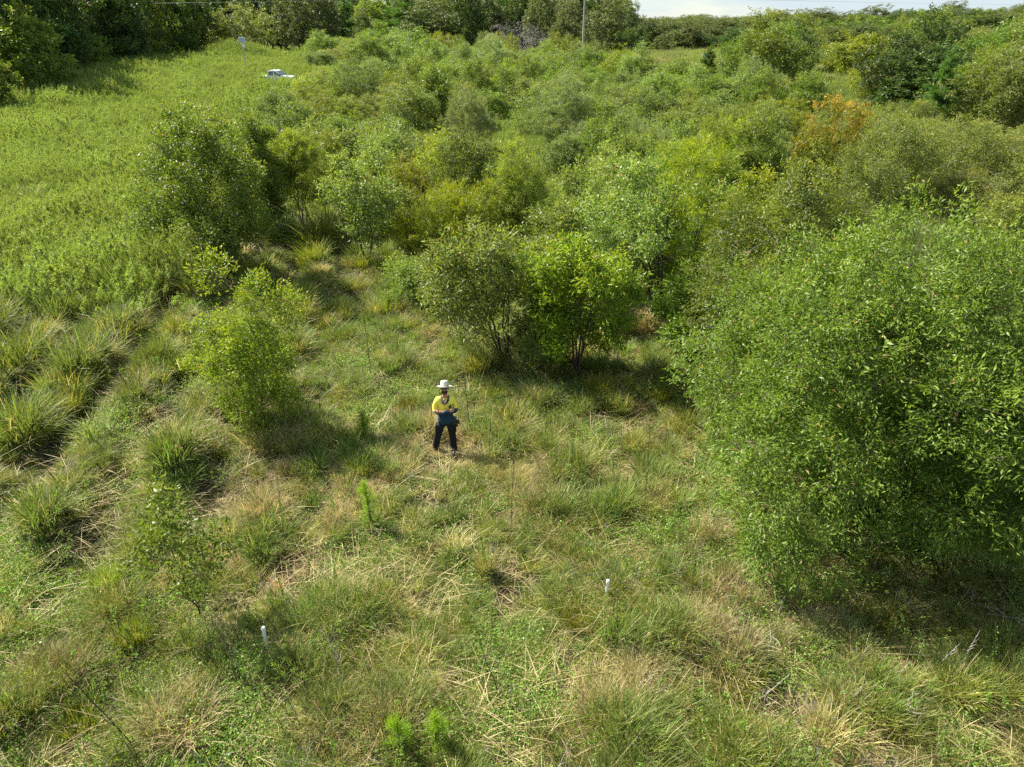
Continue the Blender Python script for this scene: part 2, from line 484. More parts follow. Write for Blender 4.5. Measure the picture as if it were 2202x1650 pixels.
def leaf_quads(mb, P, D, L, W, rng, lc, yg, bendy=0.25, segs=1, mi=0):
    """lens shaped leaves starting at P along D"""
    n = len(P)
    side = unit(np.cross(D, unit(rng.normal(size=(n, 3)))))
    nrm = np.cross(side, D)
    L = np.broadcast_to(L, (n,))[:, None]; W = np.broadcast_to(W, (n,))[:, None]
    bend = nrm * L * rng.normal(0, bendy, (n, 1))
    a = P
    if segs == 1:
        m = P + D * L * .5 + bend * .5
        V = np.stack([a, m + side * W * .5, P + D * L, m - side * W * .5], 1)
        I = np.arange(n)[:, None] * 4
        mb.add(V.reshape(-1, 3), np.concatenate([I, I + 1, I + 2, I + 3], 1), lc, yg, mi)
    else:
        m1 = P + D * L * .30 + bend * .45; m2 = P + D * L * .68 + bend * .5
        V = np.stack([a, m1 + side * W * .46, m1 - side * W * .46, m2 + side * W * .42, m2 - side * W * .42, P + D * L], 1)
        I = np.arange(n)[:, None] * 6
        V = V.reshape(-1, 3)
        b0 = mb.n
        mb.add(V, np.concatenate([I + 1, I + 3, I + 4, I + 2], 1), lc, yg, mi)
        for tri in ((0, 1, 2), (3, 5, 4)):
            T = np.concatenate([I + tri[0], I + tri[1], I + tri[2]], 1)
            mb.f.append(T + b0); mb.m.append(np.full(n, mi, np.int32))
            mb.fatt.append((np.broadcast_to(lc, (n,)), np.broadcast_to(yg, (n,))))

KIND = {
    # tips, leaves per tip, leaf length, width, cluster radius, droop, outward
    'near':    dict(tips=2900, per=40, L=.112, W=.031, rc=.25, droop=.30, out=.9, segs=1),
    'sapling': dict(tips=130, per=13, L=.12, W=.035, rc=.16, droop=.20, out=.9, segs=2),
    'lime':    dict(tips=800, per=26, L=.10, W=.036, rc=.20, droop=.15, out=.9, segs=1),
    'mid':     dict(tips=1000, per=22, L=.16, W=.052, rc=.26, droop=.25, out=.8, segs=1),
    'midfine': dict(tips=1100, per=26, L=.13, W=.036, rc=.24, droop=.15, out=.9, segs=1),
    'feather': dict(tips=900, per=30, L=.20, W=.022, rc=.22, droop=.10, out=1.5, segs=1),
    'drop':    dict(tips=700, per=26, L=.17, W=.045, rc=.24, droop=.9, out=.5, segs=1),
    'far':     dict(tips=420, per=18, L=.40, W=.17, rc=.42, droop=.3, out=.7, segs=1),
    'farfine': dict(tips=520, per=20, L=.42, W=.11, rc=.42, droop=.3, out=.9, segs=1),
    'bare':    dict(tips=700, per=0, L=.1, W=.01, rc=.2, droop=0, out=1, segs=1),
    'thin':    dict(tips=240, per=24, L=.22, W=.012, rc=.20, droop=.1, out=1.5, segs=1),
}

def make_tree(seed, H, Rd, kind, clear=.18, stems=3, lean=(0, 0), trunk_r=None, nl=None, top=.9, flat=1.0,
              fol='acacia', bark='bark', twigs=True, young=.5, density=1.0, lobes=None, gap=.42):
    """returns trunk mesh and crown mesh for a plant of height H and crown radius Rd"""
    rng = np.random.default_rng(seed)
    K = KIND[kind]
    density *= .92
    nl = max(nl or 0, int(18 + Rd * 4))
    zc, hz = H * (clear + 1) / 2, H * (1 - clear) / 2
    if lobes is None:
        # lobes spread through an egg-shaped crown
        gi = np.arange(nl) + .5; ph = np.arccos(1 - 2 * gi / nl); th = math.pi * (1 + 5 ** .5) * gi + seed
        q = np.stack([np.cos(th) * np.sin(ph), np.sin(th) * np.sin(ph), np.cos(ph)], -1) + rng.normal(0, .16, (nl, 3))
        q *= rng.uniform(.46, .82, (nl, 1))
        lr = rng.uniform(.18, .38, nl) * (1 - .15 * np.abs(q[:, 2]))
        wid = (1 - .30 * np.clip(q[:, 2], 0, 1) * (2 - top)) * (1 + .12 * np.clip(-q[:, 2], 0, 1))
        C = np.stack([q[:, 0] * Rd * wid, q[:, 1] * Rd * wid, zc + q[:, 2] * hz * flat], -1)
        RR = np.stack([lr * Rd, lr * Rd, lr * (0.55 * Rd + .45 * hz)], -1)
        C = np.concatenate([C, [[0, 0, zc]]]); RR = np.concatenate([RR, [[.42 * Rd, .42 * Rd, .55 * hz]]])
    else:
        Lb = np.array(lobes, float); C, RR = Lb[:, :3], Lb[:, 3:6]
        zc = C[:, 2].mean()
    # bring the crown to its full height and width
    if lobes is None:
        zt = np.percentile(C[:, 2] + RR[:, 2] * .85, 93); zb = np.percentile(C[:, 2] - RR[:, 2] * .85, 7)
        k_ = (H - H * clear) / (zt - zb)
        C[:, 2] = H * clear + (C[:, 2] - zb) * k_; RR[:, 2] *= k_
        rt_ = np.percentile(np.hypot(C[:, 0], C[:, 1]) + RR[:, 0] * .8, 80)
        C[:, :2] *= Rd / rt_; RR[:, :2] *= (Rd / rt_) ** .8
    # lean of the crown
    C[:, 0] += lean[0] * C[:, 2] / H; C[:, 1] += lean[1] * C[:, 2] / H
    nt_ = int(K['tips'] * density)
    wts = (RR.prod(1)) ** .67; wts /= wts.sum()
    li = rng.choice(len(C), nt_ * 2, p=wts)
    d = unit(rng.normal(size=(nt_ * 2, 3)))
    rad = rng.random((nt_ * 2, 1)) ** .38 * (1 + .22 * (rng.random((nt_ * 2, 1)) > .8) * np.clip(d[:, 2:3] + .3, 0, 1))
    P = C[li] + d * RR[li] * rad
    # drop tips buried deep in other lobes, and those in gaps
    dep = np.zeros(len(P))
    for c, r in zip(C, RR):
        e = 1 - np.linalg.norm((P - c) / r, axis=1)
        dep = np.maximum(dep, e)
    keep = rng.random(len(P)) < np.clip(1.25 - 1.5 * dep, .12, 1)
    gn = (fbm(P[:, 0] / .8, P[:, 1] / .8, seed, 2) + fbm(P[:, 0] / .8, P[:, 2] / .7, seed + 5, 2) + fbm(P[:, 1] / .8, P[:, 2] / .7, seed + 9, 2)) / 3
    gn = .5 + (gn - .5) * 1.75
    keep &= gn > gap - .12 * rng.random(len(P))
    keep &= P[:, 2] > .12
    P = P[keep][:nt_]; li = li[keep][:nt_]; d = d[keep][:nt_]; n = len(P)
    # limbs: base -> stems -> lobe centres -> tips
    tr = MB()
    trunk_r = trunk_r or (.010 * H + .008)
    base_sp = .05 * Rd
    nodes, nrad = [], []
    stem_tops = []
    for s_ in range(stems):
        az = 2 * math.pi * (s_ + rng.random() * .6) / stems
        sp = Rd * (.32 if stems > 1 else .05)
        b0 = np.array([math.cos(az) * base_sp, math.sin(az) * base_sp, -.15])
        t0 = np.array([math.cos(az) * sp + lean[0] * .6, math.sin(az) * sp + lean[1] * .6, zc + rng.uniform(-.1, .25) * hz])
        ts = np.linspace(0, 1, 8)[:, None]
        wob = rng.normal(0, .013 * H, (8, 3)) * np.sin(ts * math.pi) * np.array([1, 1, .2])
        path = b0 + (t0 - b0) * np.concatenate([ts ** 1.35, ts ** 1.35, ts], 1) + wob
        r = trunk_r * (1 - .68 * ts[:, 0]) * rng.uniform(.75, 1.0) * (1 if stems < 3 else .8)
        tr.tube(path, r, 7 if H > 3 else 5)
        nodes += list(path[2:]); nrad += list(r[2:])
    nodes = np.array(nodes); nrad = np.array(nrad)
    lob_nodes = []
    order = np.argsort(C[:, 2])
    allN, allR = nodes.copy(), nrad.copy()
    for c in order:
        tgt = C[c]
        dd = np.linalg.norm(allN - tgt, axis=1) + 1.2 * np.clip(allN[:, 2] - tgt[2] + .15 * H, 0, None)
        j = int(np.argmin(dd)); a0 = allN[j]
        ts = np.linspace(0, 1, 6)[:, None]
        ctrl = (a0 + tgt) / 2 + np.array([0, 0, -.06 * H]) + rng.normal(0, .03 * H, 3)
        path = (1 - ts) ** 2 * a0 + 2 * ts * (1 - ts) * ctrl + ts ** 2 * tgt
        r = allR[j] * .72 * (1 - .62 * ts[:, 0])
        tr.tube(path, r, 5)
        allN = np.concatenate([allN, path[1:]]); allR = np.concatenate([allR, r[1:]])
    # sub branches toward groups of tips
    nb = min(n // 6, int(26 * len(C) ** .7))
    sel = rng.choice(n, nb, replace=False)
    subN, subR, subT = [], [], []
    for s_ in sel:
        tgt = P[s_]
        dd = np.linalg.norm(allN - tgt, axis=1) + .8 * np.clip(allN[:, 2] - tgt[2] + .1, 0, None)
        j = int(np.argmin(dd)); a0 = allN[j]
        ts = np.linspace(0, 1, 4)[:, None]
        ctrl = (a0 + tgt) / 2 + rng.normal(0, .05 * Rd, 3) + np.array([0, 0, .04 * H])
        path = (1 - ts) ** 2 * a0 + 2 * ts * (1 - ts) * ctrl + ts ** 2 * tgt
        r = max(allR[j] * .5, .005) * (1 - .7 * ts[:, 0])
        tr.tube(path, r, 4, cap=False)
        subN += list(path[1:]); subR += list(r[1:])
    SN = np.concatenate([allN, np.array(subN)]) if len(subN) else allN
    # twigs
    tdir = np.zeros((n, 3))
    CH = 400
    A = np.zeros((n, 3))
    for i in range(0, n, CH):
        Q = P[i:i + CH]
        D2 = ((Q[:, None, :] - SN[None]) ** 2).sum(-1)
        A[i:i + CH] = SN[np.argmin(D2, 1)]
    tdir = unit(P - A + .25 * d + np.array([0, 0, .12]))
    if twigs:
        kk = slice(0, n) if kind in ('near', 'bare', 'sapling', 'lime', 'thin') else slice(0, n // 2)
        rt = max(.0025, .0009 * H) if kind != 'bare' else max(.008, .0032 * H)
        tr.tubes3(A[kk], P[kk], rt, rt * .45)
        if kind == 'bare':
            for _ in range(5):
                Q = P + unit(tdir + rng.normal(0, .7, (n, 3))) * rng.uniform(.4, 1.0, (n, 1)) * .11 * H * .6
                tr.tubes3(P, Q, rt * .6, rt * .25)
    trunk = tr.mesh('trunk', [M[bark]], True)
    if K['per'] == 0:
        return trunk, None
    per = K['per']
    mb = MB()
    T = np.repeat(P, per, 0); TD = np.repeat(tdir, per, 0); N = len(T)
    along = rng.uniform(-1.0, .45, (N, 1)) * K['rc']
    off = rng.normal(0, .42, (N, 3)) * K['rc']
    pos = T + TD * along + off * (.85 if K['out'] < 1.2 else .55)
    dirs = unit(TD * K['out'] + rng.normal(0, .62, (N, 3)) + np.array([0, 0, -K['droop']]))
    if kind == 'drop':
        dirs = unit(dirs + np.array([0, 0, -.8]))
    lob_tone = rng.random(len(C)); lc_t = np.repeat(np.clip(.55 * lob_tone[li] + .45 * rng.random(n), 0, 1), per)
    lc = np.clip(.62 * lc_t + .38 * rng.random(N), 0, 1)
    lc = np.where(rng.random(N) < .985, lc * .96, 1.0)
    zr = (pos[:, 2] - H * clear) / (H * (1 - clear))
    outn = np.repeat(1 - np.clip(dep[keep][:nt_] * 2.2, 0, 1), per)
    grow = np.clip(along[:, 0] / K['rc'] + .6, 0, 1)
    yg = np.clip(young * (zr * 1.1 - .1) * outn * (.35 + .65 * grow) * (.4 + .9 * lc_t), 0, 1)
    Ls = K['L'] * rng.uniform(.65, 1.25, N); Ws = K['W'] * rng.uniform(.7, 1.2, N)
    leaf_quads(mb, pos, dirs, Ls, Ws, rng, lc, yg, segs=K['segs'])
    crown = mb.mesh('crown', [M[fol]])
    return trunk, crown

def make_pine(seed, H, Rd, fol='pine', bark='bark', clear=.25, whorls=12, nper=26, L=.22, W=.012, per_br=6, full=1.0):
    rng = np.random.default_rng(seed)
    tr, mb = MB(), MB()
    ts = np.linspace(0, 1, 9)
    path = np.stack([.03 * H * np.sin(ts * 2.1 + seed), .02 * H * np.sin(ts * 3 + 1), ts * H - .1 * (ts == 0)], -1)
    tr.tube(path, .017 * H * (1 - .85 * ts) + .005, 6)
    P, D = [], []
    for w in range(whorls):
        f = (w + .4) / whorls
        z = H * (clear + (1 - clear) * f)
        rr = Rd * (1 - f) ** .75 * rng.uniform(.7, 1.1) * full + .06
        for b in range(per_br):
            if rng.random() < .15: continue
            az = rng.random() * 6.28
            up = .25 + .9 * f
            d = unit(np.array([math.cos(az), math.sin(az), up]))
            c = np.array([np.interp(z, path[:, 2], path[:, 0]), np.interp(z, path[:, 2], path[:, 1]), z + rng.normal(0, .02 * H)])
            e = c + np.array([math.cos(az) * rr, math.sin(az) * rr, rr * up * .5])
            mid = (c + e) / 2 - np.array([0, 0, .08 * rr])
            tr.tube(np.stack([c, mid, e]), [.010 * H * (1 - f) + .003, .006 * H * (1 - f) + .003, .003], 4, cap=False)
            k = max(2, int(rr / (L * .5)))
            for s_ in np.linspace(.3, 1.0, k):
                P.append(c + (e - c) * s_); D.append(unit(e - c + np.array([0, 0, .4])))
                if rr > .6:
                    sd = rng.normal(0, .22 * rr, 3); sd[2] *= .4
                    P.append(c + (e - c) * s_ + sd); D.append(unit(e - c + sd + np.array([0, 0, .5])))
    P.append(path[-1]); D.append(np.array([0, 0, 1.0]))
    P, D = np.array(P), np.array(D)
    T, TD = np.repeat(P, nper, 0), np.repeat(D, nper, 0); N = len(T)
    pos = T - TD * rng.uniform(0, L * 1.2, (N, 1))
    dirs = unit(TD * .9 + rng.normal(0, .48, (N, 3)))
    leaf_quads(mb, pos, dirs, L * rng.uniform(.7, 1.2, N), W, rng, rng.random(N) * .97, np.clip(pos[:, 2] / H - .4, 0, 1) * rng.random(N), bendy=.1)
    return tr.mesh('trunk', [M[bark]], True), mb.mesh('crown', [M[fol]])

def place(name, label, cat, x, y, meshes, scale=(1, 1, 1), rz=0.0, group=None, z=None, trunk_label=None):
    t = thing(name, label, cat, (x, y, gz(x, y) if z is None else z), rz, group)
    t.scale = scale
    if meshes[0] is not None:
        q = obj('trunk', meshes[0], t)
        if trunk_label: q['label'] = trunk_label
    if meshes[1] is not None: obj('crown', meshes[1], t)
    return t

UTE = ((597 - CX) / F * (103 * math.cos(PITCH) + 7 * math.sin(PITCH)), 103.0)          # where the pickup stands
CLEAR = [(*G(1420, 152), 19), (*G(1410, 180), 9), (*G(1800, 195), 6.5), (UTE[0] + 6, UTE[1] + 2, 6), (*G(1740, 210), 4), (*G(1790, 245), 5.5), (*G(1860, 265), 5), (*G(2003, 300), 4.5), (*G(2170, 345), 6.5), (*G(1775, 470), 2.5)]   # grassy clearings kept free of shrubs
TAKEN = []          # (x, y, r) of hand-placed plants
def hero(label, px, py, ptop, wpx, kind, fol='acacia', bark='bark', name='wattle_tree', cat='tree', seed=1, group=None, **kw):
    x, y = G(px, py); Rd = width_at(y, wpx, 2) / 2; H = height_at(y + .5 * Rd, ptop)
    ms = make_tree(seed, H, Rd, kind, fol=fol, bark=bark, **kw)
    TAKEN.append((x, y, Rd * .8))
    return place(name, label, cat, x, y, ms, rz=0, group=group)

hero('very large leafy wattle with hanging sickle leaves filling the right foreground', 1870, 1120, 505, 830, 'near', seed=11,
     stems=6, clear=-.04, nl=64, density=1.6, gap=.43, bark='bark', top=1.2, young=.35)
hero('broad leafy wattle right behind the very large one, grey twigs showing on its left', 1650, 850, 420, 400, 'near', seed=12,
     stems=4, clear=-.02, nl=24, density=.7, bark='twig_grey', young=.7, gap=.36)
hero('leafy wattle at the right edge of the photo behind the very large one', 2190, 1000, 690, 420, 'near', seed=13,
     stems=3, clear=.0, nl=14, density=.5, bark='twig_grey', young=.5)
hero('rounded dark green wattle with shadowed lower half at the left of the clearing', 490, 600, 280, 240, 'mid', seed=121,
     stems=4, clear=.06, density=1.35, gap=.42, young=.35, nl=16)
hero('smaller bush crown just left of and behind the dark rounded wattle', 415, 500, 272, 130, 'mid', seed=22, stems=3, clear=.02, young=.5, density=.7)
hero('upright wattle with visible dark stem between the dark rounded one and the feathery one', 582, 520, 262, 135, 'mid', seed=23,
     bark='bark_dark', stems=2, clear=.28, density=.8, young=.3)
hero('feathery olive wattle on several bare stems left of the thicket', 655, 500, 278, 130, 'feather', fol='feather', seed=24,
     bark='bark_dark', stems=4, clear=.36, density=.8, young=.5)
hero('slim pale green sapling on a thin grey double stem in front of the thicket', 792, 578, 335, 165, 'mid', fol='acacia_b', seed=25,
     stems=2, clear=.32, density=.42, gap=.48, young=.6)
hero('yellow green young wattle standing alone left of the man', 565, 920, 598, 235, 'lime', fol='lime', seed=226, stems=4, clear=.12,
     density=.9, young=.6, gap=.44, lean=(-.05, 0))
hero('small dark leaved sapling on a leaning thin trunk in the left foreground', 438, 1330, 1025, 215, 'sapling', fol='acacia', bark='bark_dark',
     seed=27, stems=1, clear=.30, young=.25, lean=(-.42, .1), density=1.2, name='wattle_sapling', trunk_r=.022)
hero('sprawling wattle with dark leaning stems behind the man', 1085, 775, 480, 300, 'mid', fol='acacia_b', bark='bark_dark', seed=28,
     stems=6, clear=.28, lean=(-.8, .2), density=.6, gap=.55, young=.5)
hero('dense fresh green wattle in the middle of the photo', 1240, 790, 492, 235, 'mid', fol='lime', seed=29, stems=5, clear=.14, density=.85, gap=.52, young=.35)
hero('open wattle on a long dark trunk leaning left, right of the middle', 1412, 692, 352, 330, 'mid', fol='acacia_b', bark='bark_dark', seed=30,
     stems=4, clear=.40, lean=(-1.1, .3), density=.6, gap=.54, young=.6, trunk_r=.065)
hero('golden green feathery wattle, brightest yellow crown of the thicket', 1470, 640, 300, 260, 'feather', fol='gold', bark='bark_dark', seed=31,
     stems=4, clear=.0, density=1.4, young=.7, gap=.34)
hero('olive yellow feathery shrub behind the sprawling wattle', 975, 570, 385, 230, 'feather', fol='gold', seed=32, stems=4, clear=.0, density=1.3, young=.4)
hero('brown twigged fine leaved shrub in front of the thicket centre', 1110, 560, 330, 160, 'feather', fol='feather', bark='bark', seed=33, stems=5, clear=.25, density=.9)
hero('bright yellow tipped shrub in the front row of the thicket', 960, 500, 318, 170, 'mid', fol='lime', seed=34, stems=3, clear=.1, density=.9, young=.9)
hero('small glossy leaved tree standing out at the left end of the thicket', 612, 330, 200, 90, 'mid', fol='glossy', seed=35, stems=2, clear=.35, density=.5)
hero('rust and orange topped tree right of the thicket', 1765, 440, 215, 175, 'drop', fol='rust', bark='bark', seed=36, stems=4, clear=.12, young=.95,
     density=1.5, name='paperbark_tree')
hero('olive tree with pale forked trunks beside the rust topped one', 1880, 500, 245, 210, 'midfine', fol='olive', bark='bark_pale', seed=37, stems=4,
     clear=.25, density=1.0, name='paperbark_tree', young=.6, trunk_r=.06)
hero('broad brownish olive tree between the pale trunked one and the right edge', 2040, 480, 262, 250, 'midfine', fol='olive', bark='bark_pale', seed=38,
     stems=4, clear=.12, density=1.3, name='paperbark_tree', young=.9)
hero('olive tree with twisted white branches at the right edge', 2165, 640, 410, 260, 'midfine', fol='olive', bark='bark_pale', seed=39, stems=4,
     clear=.2, density=1.0, name='paperbark_tree', young=.9, trunk_r=.07)
hero('round dense pale shrub left of the rust topped tree', 1625, 400, 240, 150, 'mid', fol='acacia_b', seed=40, stems=3, clear=.08, density=1.0, young=.4)
hero('dark oval shrub at the upper left of the thicket', 775, 255, 128, 135, 'mid', fol='glossy', seed=41, stems=3, clear=.12, density=1.0)
hero('pale feathery tree with silvery plumes in the upper thicket', 1010, 345, 200, 130, 'feather', fol='sage', seed=42, stems=3, clear=.1, density=1.0)
hero('dark trunked tree with separate round crown in the upper thicket', 1140, 245, 125, 85, 'mid', fol='acacia', bark='bark_dark', seed=43, stems=1, clear=.3, density=.8)
hero('lime shrub with yellow shoots beside the round dense pale one', 1560, 420, 262, 90, 'mid', fol='lime', seed=44, stems=3, clear=.1, density=.6, young=1.0)

hero('low spreading fine leaved shrub left of the sprawling wattle', 905, 650, 540, 150, 'midfine', fol='acacia_b', seed=50, stems=4, clear=.05, density=.4, gap=.52)
hero('small dense shrub between the sprawling wattle and the fresh green one', 1165, 790, 660, 110, 'midfine', fol='acacia_b', seed=51, stems=4, clear=.0, density=.4, gap=.5)
hero('pale green shrub directly behind the fresh green wattle', 1190, 660, 440, 220, 'mid', fol='acacia_b', seed=52, stems=5, clear=.15, density=.6, gap=.54, young=.7)
hero('shaded shrub beneath the golden green feathery wattle', 1500, 740, 545, 190, 'mid', fol='acacia', seed=53, stems=3, clear=.0, density=.7, young=.2)
hero('leafy shrub left of the long leaning dark trunk', 1330, 640, 430, 170, 'mid', fol='acacia_b', seed=54, stems=4, clear=.2, density=.5, gap=.54, young=.6)
hero('feathery green shrub filling the gap behind the slim pale sapling', 880, 520, 350, 150, 'feather', fol='feather', seed=55, stems=4, clear=.0, density=1.1)
hero('light green shrub behind the open leaning wattle', 1300, 545, 330, 200, 'mid', fol='acacia_b', seed=56, stems=3, clear=.0, density=1.1, young=.7)
hero('yellowish shrub right of the golden green feathery wattle', 1600, 560, 390, 150, 'mid', fol='lime', seed=57, stems=3, clear=.0, density=.8, young=.8)
hero('tall green bush in the front row between the feathery olive wattle and slim sapling', 715, 470, 300, 110, 'feather', fol='feather', seed=58, stems=4, clear=.1, density=.8)

# ---- shared variants for the thicket and the woods
VAR = {}
def variants(key, n, H, Rd, kind, **kw):
    VAR[key] = ([make_tree(hash(key) % 1 + 300 + 13 * i + 7 * len(VAR), H, Rd, kind, **kw) for i in range(n)], H, Rd)
variants('wattle', 4, 4, 2.0, 'mid', fol='acacia', clear=-.02, stems=3, density=.8, young=.35)
variants('pale wattle', 2, 4, 2.0, 'mid', fol='acacia_b', clear=-.02, stems=3, density=.8, young=.35)
variants('lime wattle', 2, 4, 1.9, 'mid', fol='lime', clear=-.02, stems=3, density=.7, young=.7)
variants('glossy wattle', 2, 4, 2.0, 'mid', fol='glossy', clear=.0, stems=3, density=.75)
variants('feathery shrub', 2, 4, 1.9, 'feather', fol='feather', clear=-.02, stems=4, density=1.0)
variants('golden feathery shrub', 1, 4, 1.9, 'feather', fol='gold', clear=-.02, stems=4, density=1.0)
variants('sage feathery shrub', 1, 4, 1.9, 'feather', fol='sage', clear=-.02, stems=4, density=1.0)
variants('olive paperbark', 2, 5, 2.2, 'midfine', fol='olive', bark='bark_pale', clear=.12, stems=3, density=.8, young=.7)
variants('far scrub', 3, 7, 3.6, 'far', fol='acacia', clear=.0, stems=3, young=.4)
variants('far brown dome', 2, 8, 5.0, 'farfine', fol='olive', bark='twig_grey', clear=.10, stems=5, young=.5)
variants('gum', 4, 14, 4.2, 'far', fol='gum', bark='bark_pale', clear=.03, stems=2, density=1.9, nl=20, young=.5, gap=.40)
variants('dark wood tree', 3, 12, 4.4, 'far', fol='dark', bark='bark', clear=.06, stems=2, density=1.7, nl=18, young=.4)
variants('lit wood tree', 2, 9, 4.2, 'far', fol='acacia', bark='bark', clear=.03, stems=2, density=1.7, nl=15, young=.8)
variants('light feathery tree', 2, 6, 3.2, 'farfine', fol='gold', bark='bark', clear=.20, stems=4, density=.8, young=.4, flat=.8)
VAR['far pine'] = ([make_pine(501, 13, 3.2, clear=.12, L=.55, W=.08, nper=9, whorls=14), make_pine(502, 13, 3.0, clear=.2, L=.55, W=.08, nper=9, whorls=13)], 13, 3.1)

def copy_var(key, i, name, label, cat, x, y, H, Rd, group, rz=None, trunk_label=None):
    ms, h0, r0 = VAR[key]
    s = Rd / r0
    return place(name, label, cat, x, y, ms[i % len(ms)], (s, s * random.uniform(.9, 1.1), H / h0),
                 random.uniform(0, 6.28) if rz is None else rz, group, trunk_label=trunk_label)

def inside(poly, px, py):
    c = False; n = len(poly); j = n - 1
    for i in range(n):
        xi, yi = poly[i]; xj, yj = poly[j]
        if (yi > py) != (yj > py) and px < (xj - xi) * (py - yi) / (yj - yi) + xi: c = not c
        j = i
    return c

ORD = ['first', 'second', 'third', 'fourth', 'fifth', 'sixth', 'seventh', 'eighth', 'ninth', 'tenth', 'eleventh', 'twelfth',
       'thirteenth', 'fourteenth', 'fifteenth', 'sixteenth', 'seventeenth', 'eighteenth', 'nineteenth', 'twentieth',
       'twenty-first', 'twenty-second', 'twenty-third', 'twenty-fourth', 'twenty-fifth', 'twenty-sixth', 'twenty-seventh',
       'twenty-eighth', 'twenty-ninth', 'thirtieth', 'thirty-first', 'thirty-second', 'thirty-third', 'thirty-fourth', 'thirty-fifth']

def fill(poly, y0, y1, sp0, sp1, keyw, hr, rr, name, cat, group, where, rng, maxn=300, px_hi=2260):
    """scatter single plants over a region of ground, named row by row"""
    xs = []
    cand = []
    Y = y0
    pts = []
    tries = 0
    while tries < 9000 and len(pts) < maxn:
        tries += 1
        y = y0 + (y1 - y0) * rng.random() ** 1.0
        half = y * .82 + 6
        x = rng.uniform(-half, half)
        px, py = project(x, y, 0)
        if not inside(poly, px, py): continue
        if 'thicket' in where and float(fbm(np.array([x / 9.]), np.array([y / 13.]), 140, 2)[0]) < .40: continue
        if any((x - a) ** 2 + ((y - b) * .45) ** 2 < r * r for a, b, r in CLEAR): continue
        sp = sp0 + (sp1 - sp0) * (y - y0) / (y1 - y0)
        if any((x - a) ** 2 + (y - b) ** 2 < sp * sp for a, b in pts): continue
        if any((x - a) ** 2 + (y - b) ** 2 < (r * .9 + sp * .35) ** 2 for a, b, r in TAKEN): continue
        pts.append((x, y))
    # rows: bands of distance, so that a label can count along one
    pts.sort(key=lambda p: p[1])
    nrow = max(1, round(len(pts) / 14))
    per = math.ceil(len(pts) / nrow)
    keys, wts = list(keyw), np.array(list(keyw.values()), float); wts /= wts.sum()
    for r_ in range(nrow):
        row = sorted(pts[r_ * per:(r_ + 1) * per], key=lambda p: p[0] / p[1])
        for c_, (x, y) in enumerate(row):
            key = keys[rng.choice(len(keys), p=wts)]
            H = rng.uniform(*hr); Rd = rng.uniform(*rr)
            col = {'wattle': 'mid green', 'pale wattle': 'pale green', 'lime wattle': 'yellow green', 'glossy wattle': 'dark glossy',
                   'feathery shrub': 'fine green', 'golden feathery shrub': 'golden feathery', 'sage feathery shrub': 'silvery feathery',
                   'olive paperbark': 'brownish olive', 'far scrub': 'bushy green', 'far brown dome': 'brown domed', 'gum': 'tall grey green',
                   'dark wood tree': 'tall dark', 'lit wood tree': 'sunlit bushy', 'light feathery tree': 'light yellow green',
                   'far pine': 'dark pointed'}[key]
            nm = {'gum': 'gum_tree', 'far pine': 'pine_tree', 'olive paperbark': 'paperbark_tree'}.get(key, name)
            noun = {'gum': 'gum', 'far pine': 'pine', 'olive paperbark': 'paperbark'}.get(key, cat)
            lab = f'{col} {noun}, {ORD[c_]} from left in {ORD[r_]} row of {where}'
            copy_var(key, rng.integers(9), nm, lab, cat, x, y, H, Rd, group)
            TAKEN.append((x, y, Rd * .5))

rng = np.random.default_rng(5)
thicket = [(640, 440), (690, 200), (700, 145), (1010, 128), (1300, 135), (1320, 195), (1480, 215), (1660, 235), (1700, 330), (1650, 400), (1560, 520),
           (1480, 610), (1180, 600), (1040, 560), (900, 540), (830, 500), (730, 440)]
mixk = {'wattle': 6, 'pale wattle': 5, 'lime wattle': 1, 'glossy wattle': 3, 'feathery shrub': 3, 'golden feathery shrub': .6, 'sage feathery shrub': 1.2}
fill(thicket, 26, 58, 2.5, 3.2, mixk, (2.3, 4.6), (1.4, 2.5), 'wattle_shrub', 'shrub', 'shrubs of the thicket front', 'the near thicket', rng, 110)
fill(thicket, 58, 110, 3.6, 5.2, mixk, (2.4, 5.8), (1.9, 3.6), 'wattle_shrub', 'shrub', 'shrubs of the thicket middle', 'the middle thicket', rng, 110)
fill(thicket, 110, 175, 6, 7, mixk, (2.6, 6.8), (2.4, 4.8), 'wattle_shrub', 'shrub', 'shrubs of the thicket back', 'the far thicket', rng, 90)

# ---- woods behind
leftwood = [(-60, 236), (60, 232), (170, 208), (215, 182), (330, 155), (430, 136), (520, 124), (600, 122), (640, 104), (640, 88), (-60, 88)]
for (lab, px, py, pt, wp, key) in [
        ('large sunlit rounded tree at the far left edge before the dark wood', 80, 232, 45, 190, 'lit wood tree'),
        ('tall sunlit tree in front of the dark wood, right of the large left edge one', 292, 160, 35, 135, 'lit wood tree'),
        ('low round tree before the dark wood between the two tall sunlit ones', 215, 182, 105, 90, 'lit wood tree'),
        ('drooping lit tree cut by the left edge of the photo', -20, 262, 90, 130, 'lit wood tree'),
        ('broad domed tree behind the solar panel pole', 520, 134, 34, 170, 'far brown dome'),
        ('light green tree just behind the white pickup', 690, 142, 92, 60, 'far scrub')]:
    x, y = G(px, py); H = height_at(y, pt); copy_var(key, 0, 'wood_tree', lab, 'tree', x, y, H, width_at(y, wp) / 2, 'sunlit trees before the dark wood')
    TAKEN.append((x, y, 4))
fill(leftwood, 88, 260, 4.8, 7.5, {'dark wood tree': 6, 'far pine': 1.2, 'lit wood tree': 1.6, 'gum': 1.2}, (15, 22), (4.6, 6.2), 'wood_tree', 'tree',
     'trees of the dark wood on the left', 'the dark left wood', rng, 130)
centre = [(640, 130), (760, 122), (1040, 128), (1240, 118), (1350, 116), (1350, 80), (620, 78)]
